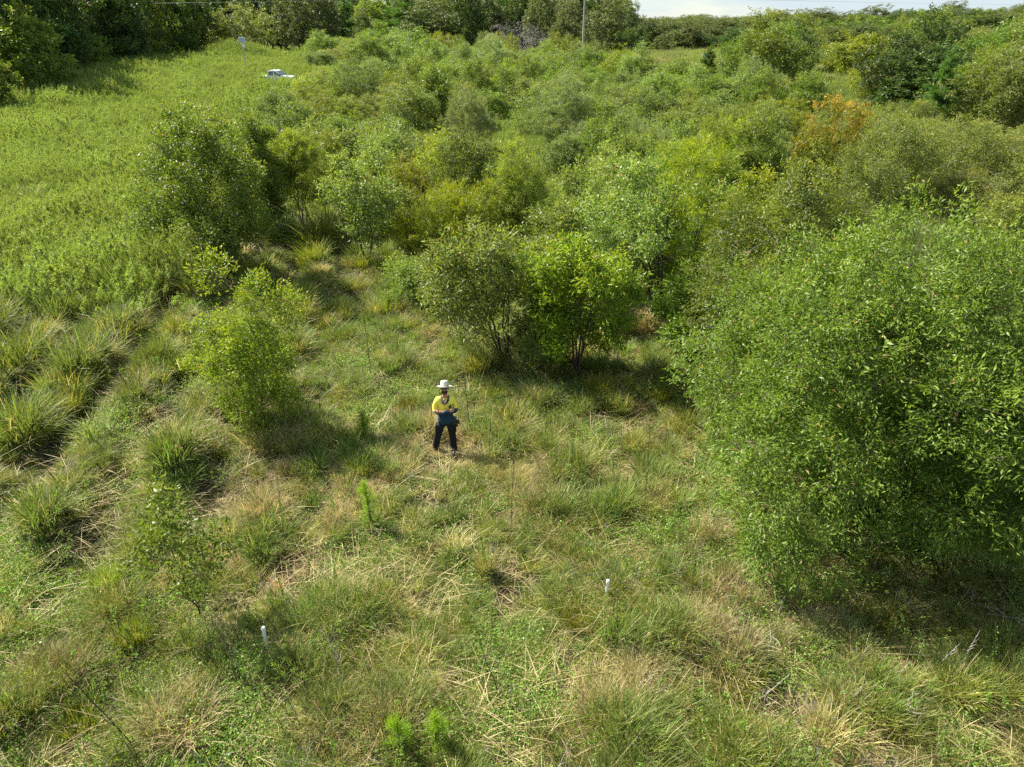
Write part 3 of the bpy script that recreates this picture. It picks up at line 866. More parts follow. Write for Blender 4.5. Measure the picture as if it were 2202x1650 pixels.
fill(centre, 175, 420, 7.5, 12, {'gum': 5, 'far pine': 1.6, 'lit wood tree': .7, 'dark wood tree': 1}, (14, 20), (5.0, 8.0), 'wood_tree', 'tree',
     'tall trees behind the thicket', 'the tall trees', rng, 110)
for (lab, px, py, pt, wp, key, nm) in [
        ('tall spreading gum right of the power pole', 1298, 125, -4, 110, 'gum', 'gum_tree'),
        ('gum with pale top left of the power pole', 1215, 128, 8, 70, 'gum', 'gum_tree'),
        ('large round grey green gum behind the dead tree', 1100, 112, -6, 110, 'gum', 'gum_tree'),
        ('broad grey green gum behind the thicket left of the dead tree', 930, 126, 18, 110, 'gum', 'gum_tree'),
        ('pale narrow gum at the back of the thicket, left', 790, 130, 38, 45, 'gum', 'gum_tree'),
        ('brown domed tree, rear of the two left of the gravel track', 1690, 150, 30, 165, 'far brown dome', 'wood_tree'),
        ('brown domed tree, front of the two left of the gravel track', 1640, 200, 72, 150, 'far brown dome', 'wood_tree'),
        ('light yellow green airy tree beside the gravel track', 1835, 172, 78, 135, 'light feathery tree', 'wood_tree'),
        ('airy tree on slanting thin stems below the gravel track', 1870, 225, 140, 110, 'light feathery tree', 'wood_tree'),
        ('dark bushy tree right of the power pole behind grass clearing', 1390, 118, 50, 75, 'dark wood tree', 'wood_tree')]:
    x, y = G(px, py); H = height_at(y, pt)
    copy_var(key, 1, nm, lab, 'tree', x, y, H, width_at(y, wp) / 2, 'tall trees behind the thicket' if nm == 'gum_tree' else 'trees by the gravel track')
    TAKEN.append((x, y, width_at(y, wp) / 3))
for (lab, px, py, pt, wp, key) in [
        ('dark round shrub in the upper thicket, left of three dark ones', 1330, 305, 200, 150, 'glossy wattle'),
        ('dark round shrub in the upper thicket, middle of three dark ones', 1450, 300, 192, 150, 'wattle'),
        ('dark round shrub in the upper thicket, right of three dark ones', 1585, 262, 180, 130, 'glossy wattle'),
        ('dense dark green bush below the front brown domed tree', 1720, 285, 170, 150, 'wattle'),
        ('large pale crowned bush at the centre top of the thicket', 1180, 300, 190, 140, 'pale wattle'),
        ('broad bush right of the tall thin pine', 2130, 300, 110, 190, 'far brown dome'),
        ]:
    x, y = G(px, py); H = height_at(y, pt)
    copy_var(key, 0, 'wattle_shrub', lab, 'shrub', x, y, H, width_at(y, wp) / 2, 'large shrubs of the upper thicket')
# dead grey tree
x, y = G(1115, 138); H = height_at(y, 48)
place('dead_tree', 'leafless grey dead tree left of the power pole', 'tree', x, y, make_tree(77, H, width_at(y, 140) / 2, 'bare', bark='twig_grey', clear=.12, stems=6))
for (a_, b_, r_) in ((2005, 292, 3.2), (2012, 315, 3.0), (1835, 172, 6), (1870, 225, 5), (1750, 190, 7), (1518, 180, 5), (1445, 195, 5)):
    TAKEN.append((*G(a_, b_), r_))
rightwood = [(1500, 150), (1600, 215), (1760, 240), (1900, 262), (1960, 300), (2260, 300), (2260, 120), (2100, 105), (1980, 110), (1900, 125), (1930, 200), (1850, 235), (1790, 235), (1730, 215), (1700, 160), (1560, 120)]
fill(rightwood, 52, 150, 4.6, 7, {'far scrub': 1, 'dark wood tree': 4, 'far brown dome': 2, 'wattle': 1.5, 'olive paperbark': 1.5}, (6, 9.6), (3.4, 5.0), 'wood_tree', 'tree',
     'dark trees on the right', 'the right-hand wood', rng, 80)
rightlow = [(1690, 330), (1830, 300), (2260, 330), (2260, 560), (2060, 520), (1980, 470), (1850, 440), (1720, 380)]
fill(rightlow, 28, 56, 3.2, 4, {'olive paperbark': 5, 'pale wattle': 1, 'feathery shrub': .6}, (2.6, 4.2), (2.0, 2.7), 'paperbark_tree', 'tree',
     'olive trees on the right', 'the right-hand olive trees', rng, 30)
# pines
for (lab, px, py, pt, wp, sd) in [('tall thin pine with tufted top before the dark trees on the right', 2005, 292, 98, 85, 61),
                                  ('small dark pine beside the blue sign', 1518, 180, 98, 50, 62),
                                  ('pine with dark tufts right of the tall spreading gum', 1345, 128, 62, 60, 63)]:
    x, y = G(px, py); H = height_at(y, pt)
    place('pine_tree', lab, 'tree', x, y, make_pine(sd, H, width_at(y, wp) / 2, clear=.32 if sd == 61 else .15, L=.30, W=.03, nper=22, whorls=11))
    TAKEN.append((x, y, 2))
x, y = G(1443, 195); H = height_at(y, 94)
place('casuarina_tree', 'thin wispy upright tree with visible stem at the edge of the grass clearing', 'tree', x, y,
      make_tree(64, H, width_at(y, 50) / 2, 'thin', fol='sage', stems=1, clear=.2, density=1.4, top=2.0))
for (px, py, pt, wp, lab) in [(1215, 165, 115, 45, 'small round shrub at the foot of the power pole, left'), (1262, 172, 112, 50, 'small round shrub at the foot of the power pole, right')]:
    x, y = G(px, py); H = height_at(y, pt)
    copy_var('wattle', 1, 'wattle_shrub', lab, 'shrub', x, y, H, width_at(y, wp) / 2, 'shrubs at the pole')

# ------------------------------------------------------------------ scattered growth (geometry nodes)
def lib(name, meshes):
    c = bpy.data.collections.new(name)
    for i, me in enumerate(meshes):
        o = bpy.data.objects.new(f'{name}_{i:02d}', me); c.objects.link(o)
    return c

def scatter(name, label, cat, coll, P, rot, scl, idx, tint, var):
    n = len(P)
    me = bpy.data.meshes.new(name); me.vertices.add(n)
    me.vertices.foreach_set('co', np.asarray(P, np.float32).ravel())
    for nm, ty, dat in (('rot', 'FLOAT_VECTOR', rot), ('scl', 'FLOAT_VECTOR', scl)):
        a = me.attributes.new(nm, ty, 'POINT'); a.data.foreach_set('vector', np.asarray(dat, np.float32).ravel())
    a = me.attributes.new('idx', 'INT', 'POINT'); a.data.foreach_set('value', np.asarray(idx, np.int32))
    for nm, dat in (('tint', tint), ('var', var)):
        a = me.attributes.new(nm, 'FLOAT', 'POINT'); a.data.foreach_set('value', np.asarray(dat, np.float32))
    o = obj(name, me); tag(o, label, cat, kind='stuff')
    ng = bpy.data.node_groups.new(name, 'GeometryNodeTree')
    ng.interface.new_socket('Geometry', in_out='INPUT', socket_type='NodeSocketGeometry')
    ng.interface.new_socket('Geometry', in_out='OUTPUT', socket_type='NodeSocketGeometry')
    gi, go = ng.nodes.new('NodeGroupInput'), ng.nodes.new('NodeGroupOutput')
    ci = ng.nodes.new('GeometryNodeCollectionInfo'); ci.inputs['Collection'].default_value = coll
    ci.inputs['Separate Children'].default_value = True; ci.inputs['Reset Children'].default_value = True
    ip = ng.nodes.new('GeometryNodeInstanceOnPoints'); ip.inputs['Pick Instance'].default_value = True
    def na(nm, ty):
        q = ng.nodes.new('GeometryNodeInputNamedAttribute'); q.data_type = ty; q.inputs['Name'].default_value = nm
        return q.outputs['Attribute']
    L = ng.links
    L.new(gi.outputs[0], ip.inputs['Points']); L.new(ci.outputs[0], ip.inputs['Instance'])
    L.new(na('idx', 'INT'), ip.inputs['Instance Index'])
    e2r = ng.nodes.new('FunctionNodeEulerToRotation')
    L.new(na('rot', 'FLOAT_VECTOR'), e2r.inputs[0]); L.new(e2r.outputs[0], ip.inputs['Rotation'])
    L.new(na('scl', 'FLOAT_VECTOR'), ip.inputs['Scale'])
    L.new(ip.outputs[0], go.inputs[0])
    md = o.modifiers.new('scatter', 'NODES'); md.node_group = ng
    return o

def clump_mesh(name, seed, n, h, r, lean, sag, w, mat, dry=.15, hv=.45, stiff=1.0):
    """arching grass blades fanning from a tuft"""
    rng = np.random.default_rng(seed)
    az = rng.random(n) * 2 * math.pi
    rb = r * .45 * np.sqrt(rng.random(n))
    out = np.stack([np.cos(az), np.sin(az), np.zeros(n)], -1)
    base = out * rb[:, None]; base[:, 2] = -.04
    az2 = az + rng.normal(0, .95, n)
    o2 = np.stack([np.cos(az2), np.sin(az2), np.zeros(n)], -1)
    H = h * (1 - hv + hv * 1.3 * rng.random(n)); Ln = lean * H * (.25 + rng.random(n)) * (.4 + rb / (r * .45 + 1e-6))
    S = sag * (.3 + rng.random(n))
    pts = []
    for t in (0, .36, .7, 1.0):
        z = H * (t * stiff - S * t * t * .55)
        pts.append(base + o2 * (Ln * (t * .45 + t * t * .75))[:, None] + np.array([0, 0, 1.0]) * z[:, None])
    tw = az2 + math.pi / 2 + rng.normal(0, .5, n)
    side = np.stack([np.cos(tw), np.sin(tw), rng.normal(0, .2, n)], -1)
    W = w * rng.uniform(.6, 1.25, n)[:, None]
    V = np.stack([pts[0] - side * W * .4, pts[0] + side * W * .4, pts[1] - side * W * .5, pts[1] + side * W * .5,
                  pts[2] - side * W * .36, pts[2] + side * W * .36, pts[3]], 1).reshape(-1, 3)
    lc = rng.random(n); yg = (rng.random(n) < dry) * rng.uniform(.35, 1, n)
    mb = MB(); I = np.arange(n)[:, None] * 7
    mb.add(V, np.concatenate([I, I + 1, I + 3, I + 2], 1), lc, yg)
    mb.f.append(np.concatenate([I + 2, I + 3, I + 5, I + 4], 1)); mb.m.append(np.zeros(n, np.int32)); mb.fatt.append((lc, yg))
    mb.f.append(np.concatenate([I + 4, I + 5, I + 6], 1)); mb.m.append(np.zeros(n, np.int32)); mb.fatt.append((lc, yg))
    return mb.mesh(name, [mat])

def herb_mesh(name, seed, n, h, r, L, W, mat):
    rng = np.random.default_rng(seed)
    P = np.stack([rng.normal(0, r * .5, n), rng.normal(0, r * .5, n), np.abs(rng.normal(.35, .3, n)) * h], -1)
    D = unit(np.stack([rng.normal(0, 1, n), rng.normal(0, 1, n), rng.normal(.25, .35, n)], -1))
    mb = MB(); leaf_quads(mb, P, D, L * rng.uniform(.6, 1.3, n), W * rng.uniform(.7, 1.2, n), rng, rng.random(n) * .99, rng.random(n) * .5, bendy=.15)
    return mb.mesh(name, [mat])

def weed_mesh(name, seed, h, mat_stem, mat_leaf, n=5, per=26, L=.05, W=.008, spread=.25, top=.5):
    """upright weeds: thin stems with fine side growth"""
    rng = np.random.default_rng(seed)
    mb = MB(); A, B = [], []
    for i in range(n):
        b = np.array([rng.normal(0, spread), rng.normal(0, spread), -.05]); H = h * rng.uniform(.6, 1.1)
        t = b + np.array([rng.normal(0, .16) * H, rng.normal(0, .16) * H, H]); m_ = (b + t) / 2 + rng.normal(0, .03 * H, 3)
        A += [b, m_]; B += [m_, t]
        for j in range(4):
            f = rng.uniform(.35, .9); c = b + (t - b) * f; e = c + np.array([rng.normal(0, .2), rng.normal(0, .2), .3]) * H * (1 - f) * 1.1
            A.append(c); B.append(e)
    A, B = np.array(A), np.array(B)
    mb.tubes3(A, B, .0045, .002, 3, 0)
    if per:
        k = len(A); T = np.repeat(np.arange(k), per)
        f = rng.random((len(T), 1)); P = A[T] + (B[T] - A[T]) * f
        P = P[P[:, 2] > h * top * rng.random(len(P))]; N = len(P)
        D = unit(rng.normal(0, 1, (N, 3)) + np.array([0, 0, .6]))
        leaf_quads(mb, P, D, L * rng.uniform(.5, 1.4, N), W, rng, rng.random(N) * .98, rng.random(N) * .6, mi=1)
    return mb.mesh(name, [mat_stem, mat_leaf], False)

g_short = lib('short_grass', [clump_mesh(f'short_{i}', 40 + i, 110, .22, .36, .8, .8, .0078, M['grass'], .22) for i in range(7)]
              + [clump_mesh(f'shortb_{i}', 60 + i, 90, .30, .34, .6, .7, .0075, M['grass_b'], .18) for i in range(4)])
g_tuss = lib('tussock', [clump_mesh(f'tus_{i}', 80 + i, 200, .50, .42, .46, .85, .0082, M['grass'], .22, hv=.6) for i in range(6)]
             + [clump_mesh(f'tusw_{i}', 86 + i, 170, .62, .36, .40, .8, .0110, M['grass_b'], .08, hv=.6) for i in range(4)]
             + [clump_mesh(f'tusd_{i}', 90 + i, 190, .40, .42, .55, 1.0, .0075, M['straw'], .35, hv=.6) for i in range(4)])
g_herb = lib('herb', [herb_mesh(f'herb_{i}', 100 + i, 120, .20, .34, .034, .026, M['herb']) for i in range(5)])
g_weed = lib('weed', [weed_mesh(f'weed_{i}', 120 + i, .85, M['bark_dark'], M['herb'], n=3, per=10, L=.045, W=.012) for i in range(5)])
g_stalk = lib('stalk', [weed_mesh(f'stalk_{i}', 140 + i, .9, M['bark_dark'] if i % 2 else M['twig_grey'], M['herb'], n=2, per=0, spread=.12) for i in range(6)])
g_straw = lib('fallen_straw', [clump_mesh(f'straw_{i}', 160 + i, 26, .20, .8, 2.8, .8, .008, M['straw'], .8) for i in range(5)])
g_field = lib('field_weeds', [clump_mesh(f'field_{i}', 180 + i, 420, .95, 3.6, .30, .45, .015, M['grass_b'], .06, hv=.75) for i in range(5)]
              + [weed_mesh(f'fieldw_{i}', 190 + i, 1.15, M['bark'], M['fieldleaf'], n=22, per=34, L=.10, W=.018, spread=.9, top=.5) for i in range(3)])

def pts_in(n, y0, y1, power, rng, margin=1.12, xlo=None, xhi=None):
    """random ground points in the view wedge and a margin around it"""
    u = rng.random(n); y = y0 + (y1 - y0) * u ** power
    half = (y * math.cos(PITCH) + CAM_H * math.sin(PITCH)) * (CX / F) * margin + 1.0
    x = rng.uniform(-1, 1, n) * half
    if xlo is not None: k = x > xlo; x, y = x[k], y[k]
    if xhi is not None: k = x < xhi; x, y = x[k], y[k]
    return x, y

def field_left(x, y):
    """1 inside the tall weed field on the left"""
    d = y * math.cos(PITCH) + CAM_H * math.sin(PITCH)
    px = CX + F * x / d
    edge = np.interp(y, [22, 30, 38, 60, 100, 170], [300, 350, 420, 590, 680, 640])
    return smooth(-60, 60, edge - px + 90 * (fbm(x / 2.5, y / 2.5, 78) - .5)) * smooth(21, 33, y + 12 * (fbm(x / 4, y / 4, 77) - .5))

def do_scatter(name, label, cat, coll, x, y, s0, s1, rng, zs=(.8, 1.25), tilt=.12, tint_add=0.0, idxw=None):
    n = len(x); z = ground_z(x, y)
    s = rng.uniform(s0, s1, n) if np.isscalar(s0) else s0 * rng.uniform(.8, 1.25, n)
    scl = np.stack([s, s, s * rng.uniform(*zs, n)], -1)
    rot = np.stack([rng.normal(0, tilt, n), rng.normal(0, tilt, n), rng.random(n) * 6.283], -1)
    k = len(coll.objects)
    idx = rng.integers(0, k, n) if idxw is None else rng.choice(k, n, p=np.array(idxw) / np.sum(idxw))
    var = np.clip(.5 * rng.random(n) + .5 * fbm(x / 1.8, y / 1.8, 55), 0, 1)
    return scatter(name, label, cat, coll, np.stack([x, y, z], -1), rot, scl, idx, np.clip(dryness(x, y) + tint_add, 0, 1), var)

rg = np.random.default_rng(99)
def clear_of_truck(x, y):
    return ~((x > UTE[0] - .5) & (x < UTE[0] + 4.2) & (y > UTE[1] - 3.5) & (y < UTE[1] + 2)) & ~((np.abs(x - UTE[0] - 1.8) < 2.6) & (y > UTE[1] - 9) & (y < UTE[1]))
def away_person(x, y, r=.35):
    px_, py_ = G(962, 968)
    return ((x - px_) ** 2 + (y - (py_ - .2)) ** 2) > r * r

x, y = pts_in(21000, 5.2, 42, 1.35, rg); hole = smooth(.42, .58, fbm(x / .75, y / .75, 88, 2)); k = rg.random(len(x)) < (1 - .85 * field_left(x, y)) * (.22 + .78 * hole); x, y = x[k], y[k]
do_scatter('short_grass', 'short matted green and straw coloured grass covering the clearing', 'grass', g_short, x, y, (.65 + .022 * y) * (.55 + .9 * fbm(x / .9, y / .9, 89, 2)) * (1 + row_zone(x, y) * (.8 * row_wave(x, y) - .5)), None, rg)
x, y = pts_in(21000, 5.2, 46, 1.4, rg)
dn = fbm(x / 1.3, y / 1.3, 66, 2); k = (rg.random(len(x)) < smooth(.36, .52, dn)) & (rg.random(len(x)) < 1 - .8 * field_left(x, y)) & away_person(x, y, .8)
x, y = x[k], y[k]
do_scatter('long_grass', 'longer arching grass growing in loose tufts all over the clearing', 'grass', g_tuss, x, y, (.50 + .014 * y) * (.0 + 2.2 * fbm(x / .85, y / .85, 90, 2)) * (1 + row_zone(x, y) * (1.1 * row_wave(x, y) - .75)) * (1 + .45 * (1 - smooth(-9, -4, x)) * smooth(10, 15, y)), None, rg)
x, y = pts_in(9000, 5.2, 26, 1.3, rg); dn = fbm(x / 1.6, y / 1.6, 68, 2); k = rg.random(len(x)) < smooth(.42, .60, dn); x, y = x[k], y[k]
do_scatter('ground_herbs', 'low round leaved herbs creeping between the grass tufts', 'ground cover', g_herb, x, y, .7, 1.3, rg)
x, y = pts_in(4200, 5.2, 32, 1.3, rg)
do_scatter('fallen_straw', 'dry fallen straw lying flat over the grass', 'straw', g_straw, x, y, .7, 1.4, rg)
x, y = pts_in(900, 5.2, 36, 1.3, rg); k = away_person(x, y, .9); x, y = x[k], y[k]
do_scatter('weeds', 'knee high leafy weeds scattered in the grass', 'weeds', g_weed, x, y, .5, 1.1, rg)
x, y = pts_in(620, 5.6, 30, 1.3, rg, xlo=-9); k = away_person(x, y, 1.0); x, y = x[k], y[k]
do_scatter('dry_stalks', 'thin dry weed stalks standing in the grass', 'weeds', g_stalk, x, y, .5, 1.1, rg)
x, y = pts_in(60000, 22, 180, 1.5, rg, xhi=5); tx_, ty_ = G(598, 181)[0] + .5, G(598, 181)[1]
k = (rg.random(len(x)) < field_left(x, y)) & clear_of_truck(x, y); x, y = x[k], y[k]
do_scatter('field_weeds', 'tall feathery pale green weeds filling the open field on the left', 'weeds', g_field, x, y, (.66 + .0022 * y) * (.10 + .7 * fbm(x / 2.5, y / 2.5, 91, 2) + 1.2 * fbm(x / 7, y / 9, 92, 2)), None, rg, tilt=.22, zs=(.6, 1.4), idxw=[1, 1, 1, 1, 1, 1, 1, 1])
# grass between and beyond the shrubs
x, y = pts_in(26000, 38, 240, 1.5, rg); k = (field_left(x, y) < .3) & clear_of_truck(x, y); x, y = x[k], y[k]
do_scatter('rank_grass', 'rank grass growing between the shrubs and on the far clearings', 'grass', g_field, x, y, .45 + .006 * y, None, rg, tilt=.08,
           idxw=[1, 1, 1, 1, 1, .3, .3, .3])

# reeds along the damp strip between the wattles and the olive trees
t_ = rg.random(900); cxp = np.interp(t_, [0, .4, 1], [1640, 1800, 2120]); cyp = np.interp(t_, [0, .4, 1], [385, 470, 640])
rp = np.array([G(a_ + rg.normal(0, 22), b_ + rg.normal(0, 12)) for a_, b_ in zip(cxp, cyp)])
M['reed'] = grass_mat('reed_blade', (.10, .16, .05), (.17, .23, .08), (.32, .28, .14), (.44, .40, .22), bias=-.1)
g_reed = lib('reed', [clump_mesh(f'reed_{i}', 230 + i, 60, 1.6, .6, .22, .25, .022, M['reed'], .12) for i in range(4)])
do_scatter('reeds', 'tall pale green reeds in a strip between the wattles and the olive trees', 'reeds', g_reed, rp[:, 0], rp[:, 1], .7, 1.15, rg)

# distant woodland
farlib = lib('far_tree', [VAR['far scrub'][0][0][1], VAR['far scrub'][0][1][1], VAR['gum'][0][0][1], VAR['dark wood tree'][0][0][1], VAR['lit wood tree'][0][0][1]])
n = 5200; y = 235 * (1900 / 235) ** (rg.random(n) ** .9); x = rg.uniform(-1, 1, n) * (y * .72 + 10)
pxs = CX + F * x / (y * math.cos(PITCH) + CAM_H * math.sin(PITCH))
k = (pxs > 1340) | (y > 420); x, y = x[k], y[k]; n = len(x)
s = rg.uniform(.75, 1.35, n) * np.interp(y, [235, 500, 1900], [1.25, 1.5, 2.3])
idx = np.where(y < 420, rg.choice([0, 1, 3, 3, 2], n), rg.choice([2, 3], n))
zsc = np.where(np.isin(idx, [2, 3]), .62, 1.0)
scatter('distant_woodland', 'distant low woodland reaching to the horizon', 'woodland', farlib, np.stack([x, y, ground_z(x, y) - .3], -1),
        np.stack([0 * x, 0 * x, rg.random(n) * 6.28], -1), np.stack([s * 1.15, s * 1.15, s * zsc * np.interp(y, [235, 500, 1900], [.62, .75, .6])], -1), idx, 0 * x + .2, rg.random(n))

# tracks
tp = [(UTE[0] + 3, UTE[1] - 1), (UTE[0] + 7, UTE[1] + 1), (UTE[0] + 14, UTE[1] + 3), (UTE[0] + 24, UTE[1] + 4)]
strip('dirt_track', tp, 4.5, M['track'], 'pale dirt track beside the white pickup')
tp = [G(1700, 152), G(1760, 150), G(1900, 148), G(2080, 150)]
strip('gravel_track', tp, 5.5, M['track'], 'pale gravel track crossing behind the trees on the right')

# ------------------------------------------------------------------ person
def skin_mesh(name, joints, edges, mats, sub=2, root=0, mat_fn=None):
    """joints: (x,y,z,rx,ry); grows one continuous surface over a skeleton"""
    me = bpy.data.meshes.new(name + '_skeleton')
    bm = bmesh.new()
    lay = bm.verts.layers.skin.verify()
    vs = []
    for i, j in enumerate(joints):
        v = bm.verts.new(j[:3]); v[lay].radius = (j[3], j[4] if len(j) > 4 else j[3]); v[lay].use_root = (i == root); vs.append(v)
    for a_, b_ in edges: bm.edges.new((vs[a_], vs[b_]))
    bm.to_mesh(me); bm.free()
    o = bpy.data.objects.new('tmp_skeleton', me); COL.objects.link(o)
    o.modifiers.new('s', 'SKIN').use_smooth_shade = True
    sb = o.modifiers.new('b', 'SUBSURF'); sb.levels = sub; sb.render_levels = sub
    dg = bpy.context.evaluated_depsgraph_get()
    res = bpy.data.meshes.new_from_object(o.evaluated_get(dg), depsgraph=dg)
    bpy.data.objects.remove(o); bpy.data.meshes.remove(me)
    res.name = name
    res.materials.clear()
    for m_ in mats: res.materials.append(m_)
    for p_ in res.polygons:
        p_.use_smooth = True
        p_.material_index = mat_fn(p_.center) if mat_fn else 0
    return res

M['skin'] = surf_mat('skin', (.50, .27, .18), (.42, .21, .14), 30, .55, .4)
M['beard'] = surf_mat('brown_beard', (.075, .035, .018), (.04, .02, .012), 60, .9)
M['hiviz'] = surf_mat('fluorescent_yellow_cotton', (.88, .80, .11), (.78, .70, .08), 14, .8, .2, bump=.3)
M['navy'] = surf_mat('navy_cotton', (.020, .050, .085), (.012, .034, .06), 14, .85, .2, bump=.3)
M['trouser'] = surf_mat('black_cotton', (.013, .015, .020), (.008, .009, .012), 18, .85, .25, bump=.3)
M['boot'] = surf_mat('dark_boot_leather', (.03, .022, .018), (.018, .014, .012), 30, .6)
M['felt'] = surf_mat('pale_felt', (.56, .56, .47), (.47, .47, .39), 25, .9, .15)
M['band'] = surf_mat('grey_hat_band', (.24, .24, .21), (.2, .2, .17), 25, .8)
M['black'] = surf_mat('black_plastic', (.012, .012, .014), (.02, .02, .022), 30, .35, .5)

px_, py_ = 962, 966
mx, my = G(px_, py_)
man = thing('person', 'person in pale wide brimmed hat and yellow and navy shirt standing with arms crossed', 'person', (mx, my, gz(mx, my) + .02), 0.04)
J = [(0, 0, .96, .13, .11),                                        # 0 pelvis
     (0, 0, 1.10, .125, .10), (0, .0, 1.28, .145, .105), (0, .01, 1.42, .13, .10),   # 1 2 3 waist, chest, upper chest
     (0, .01, 1.50, .062, .065), (0, -.005, 1.57, .058, .06),      # 4 5 neck
     (0, -.02, 1.635, .066, .082), (0, -.015, 1.70, .080, .098), (0, -.005, 1.76, .072, .088),  # 6 7 8 head
     (-.18, .01, 1.43, .068, .07), (-.245, .005, 1.30, .055, .055), (-.262, -.03, 1.165, .046, .046),   # 9 10 11 right arm (image left)
     (-.12, -.155, 1.16, .040, .040), (.03, -.19, 1.185, .031, .028), (.10, -.185, 1.20, .034, .020),   # 12 13 14 tucked hand
     (.18, .01, 1.43, .068, .07), (.250, .005, 1.30, .055, .055), (.270, -.04, 1.175, .046, .046),      # 15 16 17
     (.13, -.175, 1.205, .040, .040), (-.06, -.225, 1.225, .031, .028), (-.135, -.215, 1.24, .036, .020),  # 18 19 20
     (-.095, 0, .90, .105, .11), (-.155, -.02, .70, .085, .09), (-.205, -.03, .50, .060, .062), (-.250, .01, .30, .058, .062), (-.285, .03, .09, .040, .045), (-.30, -.09, .045, .042, .032),  # 21..26
     (.095, 0, .90, .105, .11), (.115, -.01, .70, .085, .09), (.135, -.02, .50, .060, .062), (.145, .015, .30, .058, .062), (.155, .035, .09, .040, .045), (.17, -.09, .045, .042, .032)]   # 27..32
E = [(0, 1), (1, 2), (2, 3), (3, 4), (4, 5), (5, 6), (6, 7), (7, 8), (3, 9), (9, 10), (10, 11), (11, 12), (12, 13), (13, 14),
     (3, 15), (15, 16), (16, 17), (17, 18), (18, 19), (19, 20), (0, 21), (21, 22), (22, 23), (23, 24), (24, 25), (25, 26),
     (0, 27), (27, 28), (28, 29), (29, 30), (30, 31), (31, 32)]
J = [(*j[:3], *( (j[3] * .62, j[4] * .62) if (i in (0, 1, 2, 3, 9, 10, 11, 12, 15, 16, 17, 18) or i >= 21) else j[3:])) for i, j in enumerate(J)]
HT = Matrix.Translation((0, 0, 1.57)) @ Matrix.Rotation(R(-21), 4, 'X') @ Matrix.Translation((0, 0, -1.57))     # head tilted back, looking up
J = [(*(HT @ Vector(j[:3])), *j[3:]) if i in (6, 7, 8) else j for i, j in enumerate(J)]
obj('body', skin_mesh('body', J, E, [M['skin']]), man)
def headpart(o):
    o.data.transform(HT); return o
def finger_hand(name, wx, wy, wz, sgn, curl):
    """palm with four fingers and a thumb; sgn = direction the fingers point along x"""
    j = [(wx, wy, wz, .026, .016), (wx + sgn * .045, wy, wz + .004, .034, .016)]
    e = [(0, 1)]
    for q, (dz, ln) in enumerate(((.030, .072), (.011, .080), (-.009, .075), (-.028, .060))):
        a0 = len(j)
        j += [(wx + sgn * .075, wy + .002, wz + dz, .0105), (wx + sgn * (.075 + ln * .5), wy + curl * .35, wz + dz * 1.1, .0095),
              (wx + sgn * (.075 + ln * .85), wy + curl, wz + dz * 1.12, .0078)]
        e += [(1, a0), (a0, a0 + 1), (a0 + 1, a0 + 2)]
    a0 = len(j)
    j += [(wx + sgn * .03, wy - .008, wz + .038, .013), (wx + sgn * .060, wy - .004, wz + .066, .0105), (wx + sgn * .078, wy + .004, wz + .082, .008)]
    e += [(0, a0), (a0, a0 + 1), (a0 + 1, a0 + 2)]
    return obj(name, skin_mesh(name, j, e, [M['skin']], 2), man)
finger_hand('hand', -.125, -.232, 1.238, -1, .07)['label'] = 'hand resting on the opposite upper arm'
finger_hand('hand', .075, -.215, 1.245, 1, .06)['label'] = 'hand tucked at the chest below the radio'
# shirt: yellow above, navy below and on the forearms
S = [(0, 0, .86, .180, .145), (0, 0, 1.00, .172, .138), (0, 0, 1.25, .178, .135), (0, .01, 1.39, .165, .120), (0, .01, 1.475, .095, .090),
     (-.165, .01, 1.42, .092, .090), (-.225, .005, 1.30, .074, .074), (-.238, -.04, 1.165, .066, .066), (-.12, -.16, 1.158, .058, .058), (0, -.19, 1.178, .050, .046),
     (.165, .01, 1.42, .092, .090), (.230, .005, 1.30, .074, .074), (.245, -.05, 1.175, .068, .068), (.13, -.18, 1.20, .058, .058), (-.04, -.228, 1.22, .048, .046)]
SE = [(0, 1), (1, 2), (2, 3), (3, 4), (3, 5), (5, 6), (6, 7), (7, 8), (8, 9), (3, 10), (10, 11), (11, 12), (12, 13), (13, 14)]
def shirt_fn(c):
    if c.y < -.125 and c.z < 1.30: return 1                        # forearms
    if abs(c.x) > .19:
        return 0 if (c.z > (1.17 if c.x < 0 else 1.245)) else 1
    return 0 if c.z > 1.165 else 1
obj('shirt', skin_mesh('shirt', S, SE, [M['hiviz'], M['navy']], 3, 0, shirt_fn), man)
tail = MB(); tail.lathe([(.0, .88), (.188, .845), (.190, .90), (.172, 1.04), (.150, 1.10)], 20, (0, 0, 0), 0, 1.0, .80)
obj('shirt_tail', tail.mesh('shirt_tail', [M['navy']], True), man)
b = MB(); b.box(-.012, .012, -.140, -.128, 1.0, 1.20); obj('button_placket', b.mesh('placket', [M['navy']]), man)
for i in range(4):
    b = MB(); b.box(-.006, .006, -.152, -.141, 1.27 + i * .045, 1.282 + i * .045); obj('button', b.mesh('button', [M['navy']]), man)
# open collar
for s_ in (-1, 1):
    b = MB()
    V = [(s_ * .012, -.155, 1.375), (s_ * .045, -.150, 1.46), (s_ * .080, -.02, 1.52), (s_ * .070, .075, 1.53), (s_ * .105, .04, 1.490), (s_ * .098, -.085, 1.455), (s_ * .060, -.152, 1.405)]
    V2 = [(x_, y_ - .008, z_ + .008) for x_, y_, z_ in V]
    b.add(V2, [(0, 1, 6)]); b.add(V2, [(1, 2, 5, 6), (2, 3, 4, 5)]); b.add(V, [(1, 2, 5, 6), (2, 3, 4, 5)])
    obj('collar', b.mesh('collar', [M['navy']]), man)
b = MB(); b.add([(-.045, -.140, 1.46), (.045, -.140, 1.46), (.0, -.158, 1.345), (0, -.152, 1.42)], [(0, 2, 3), (3, 2, 1)])
b.add([(-.045, -.140, 1.46), (.045, -.140, 1.46), (0, -.152, 1.42), (0, -.10, 1.50)], [(0, 2, 3), (3, 2, 1)])
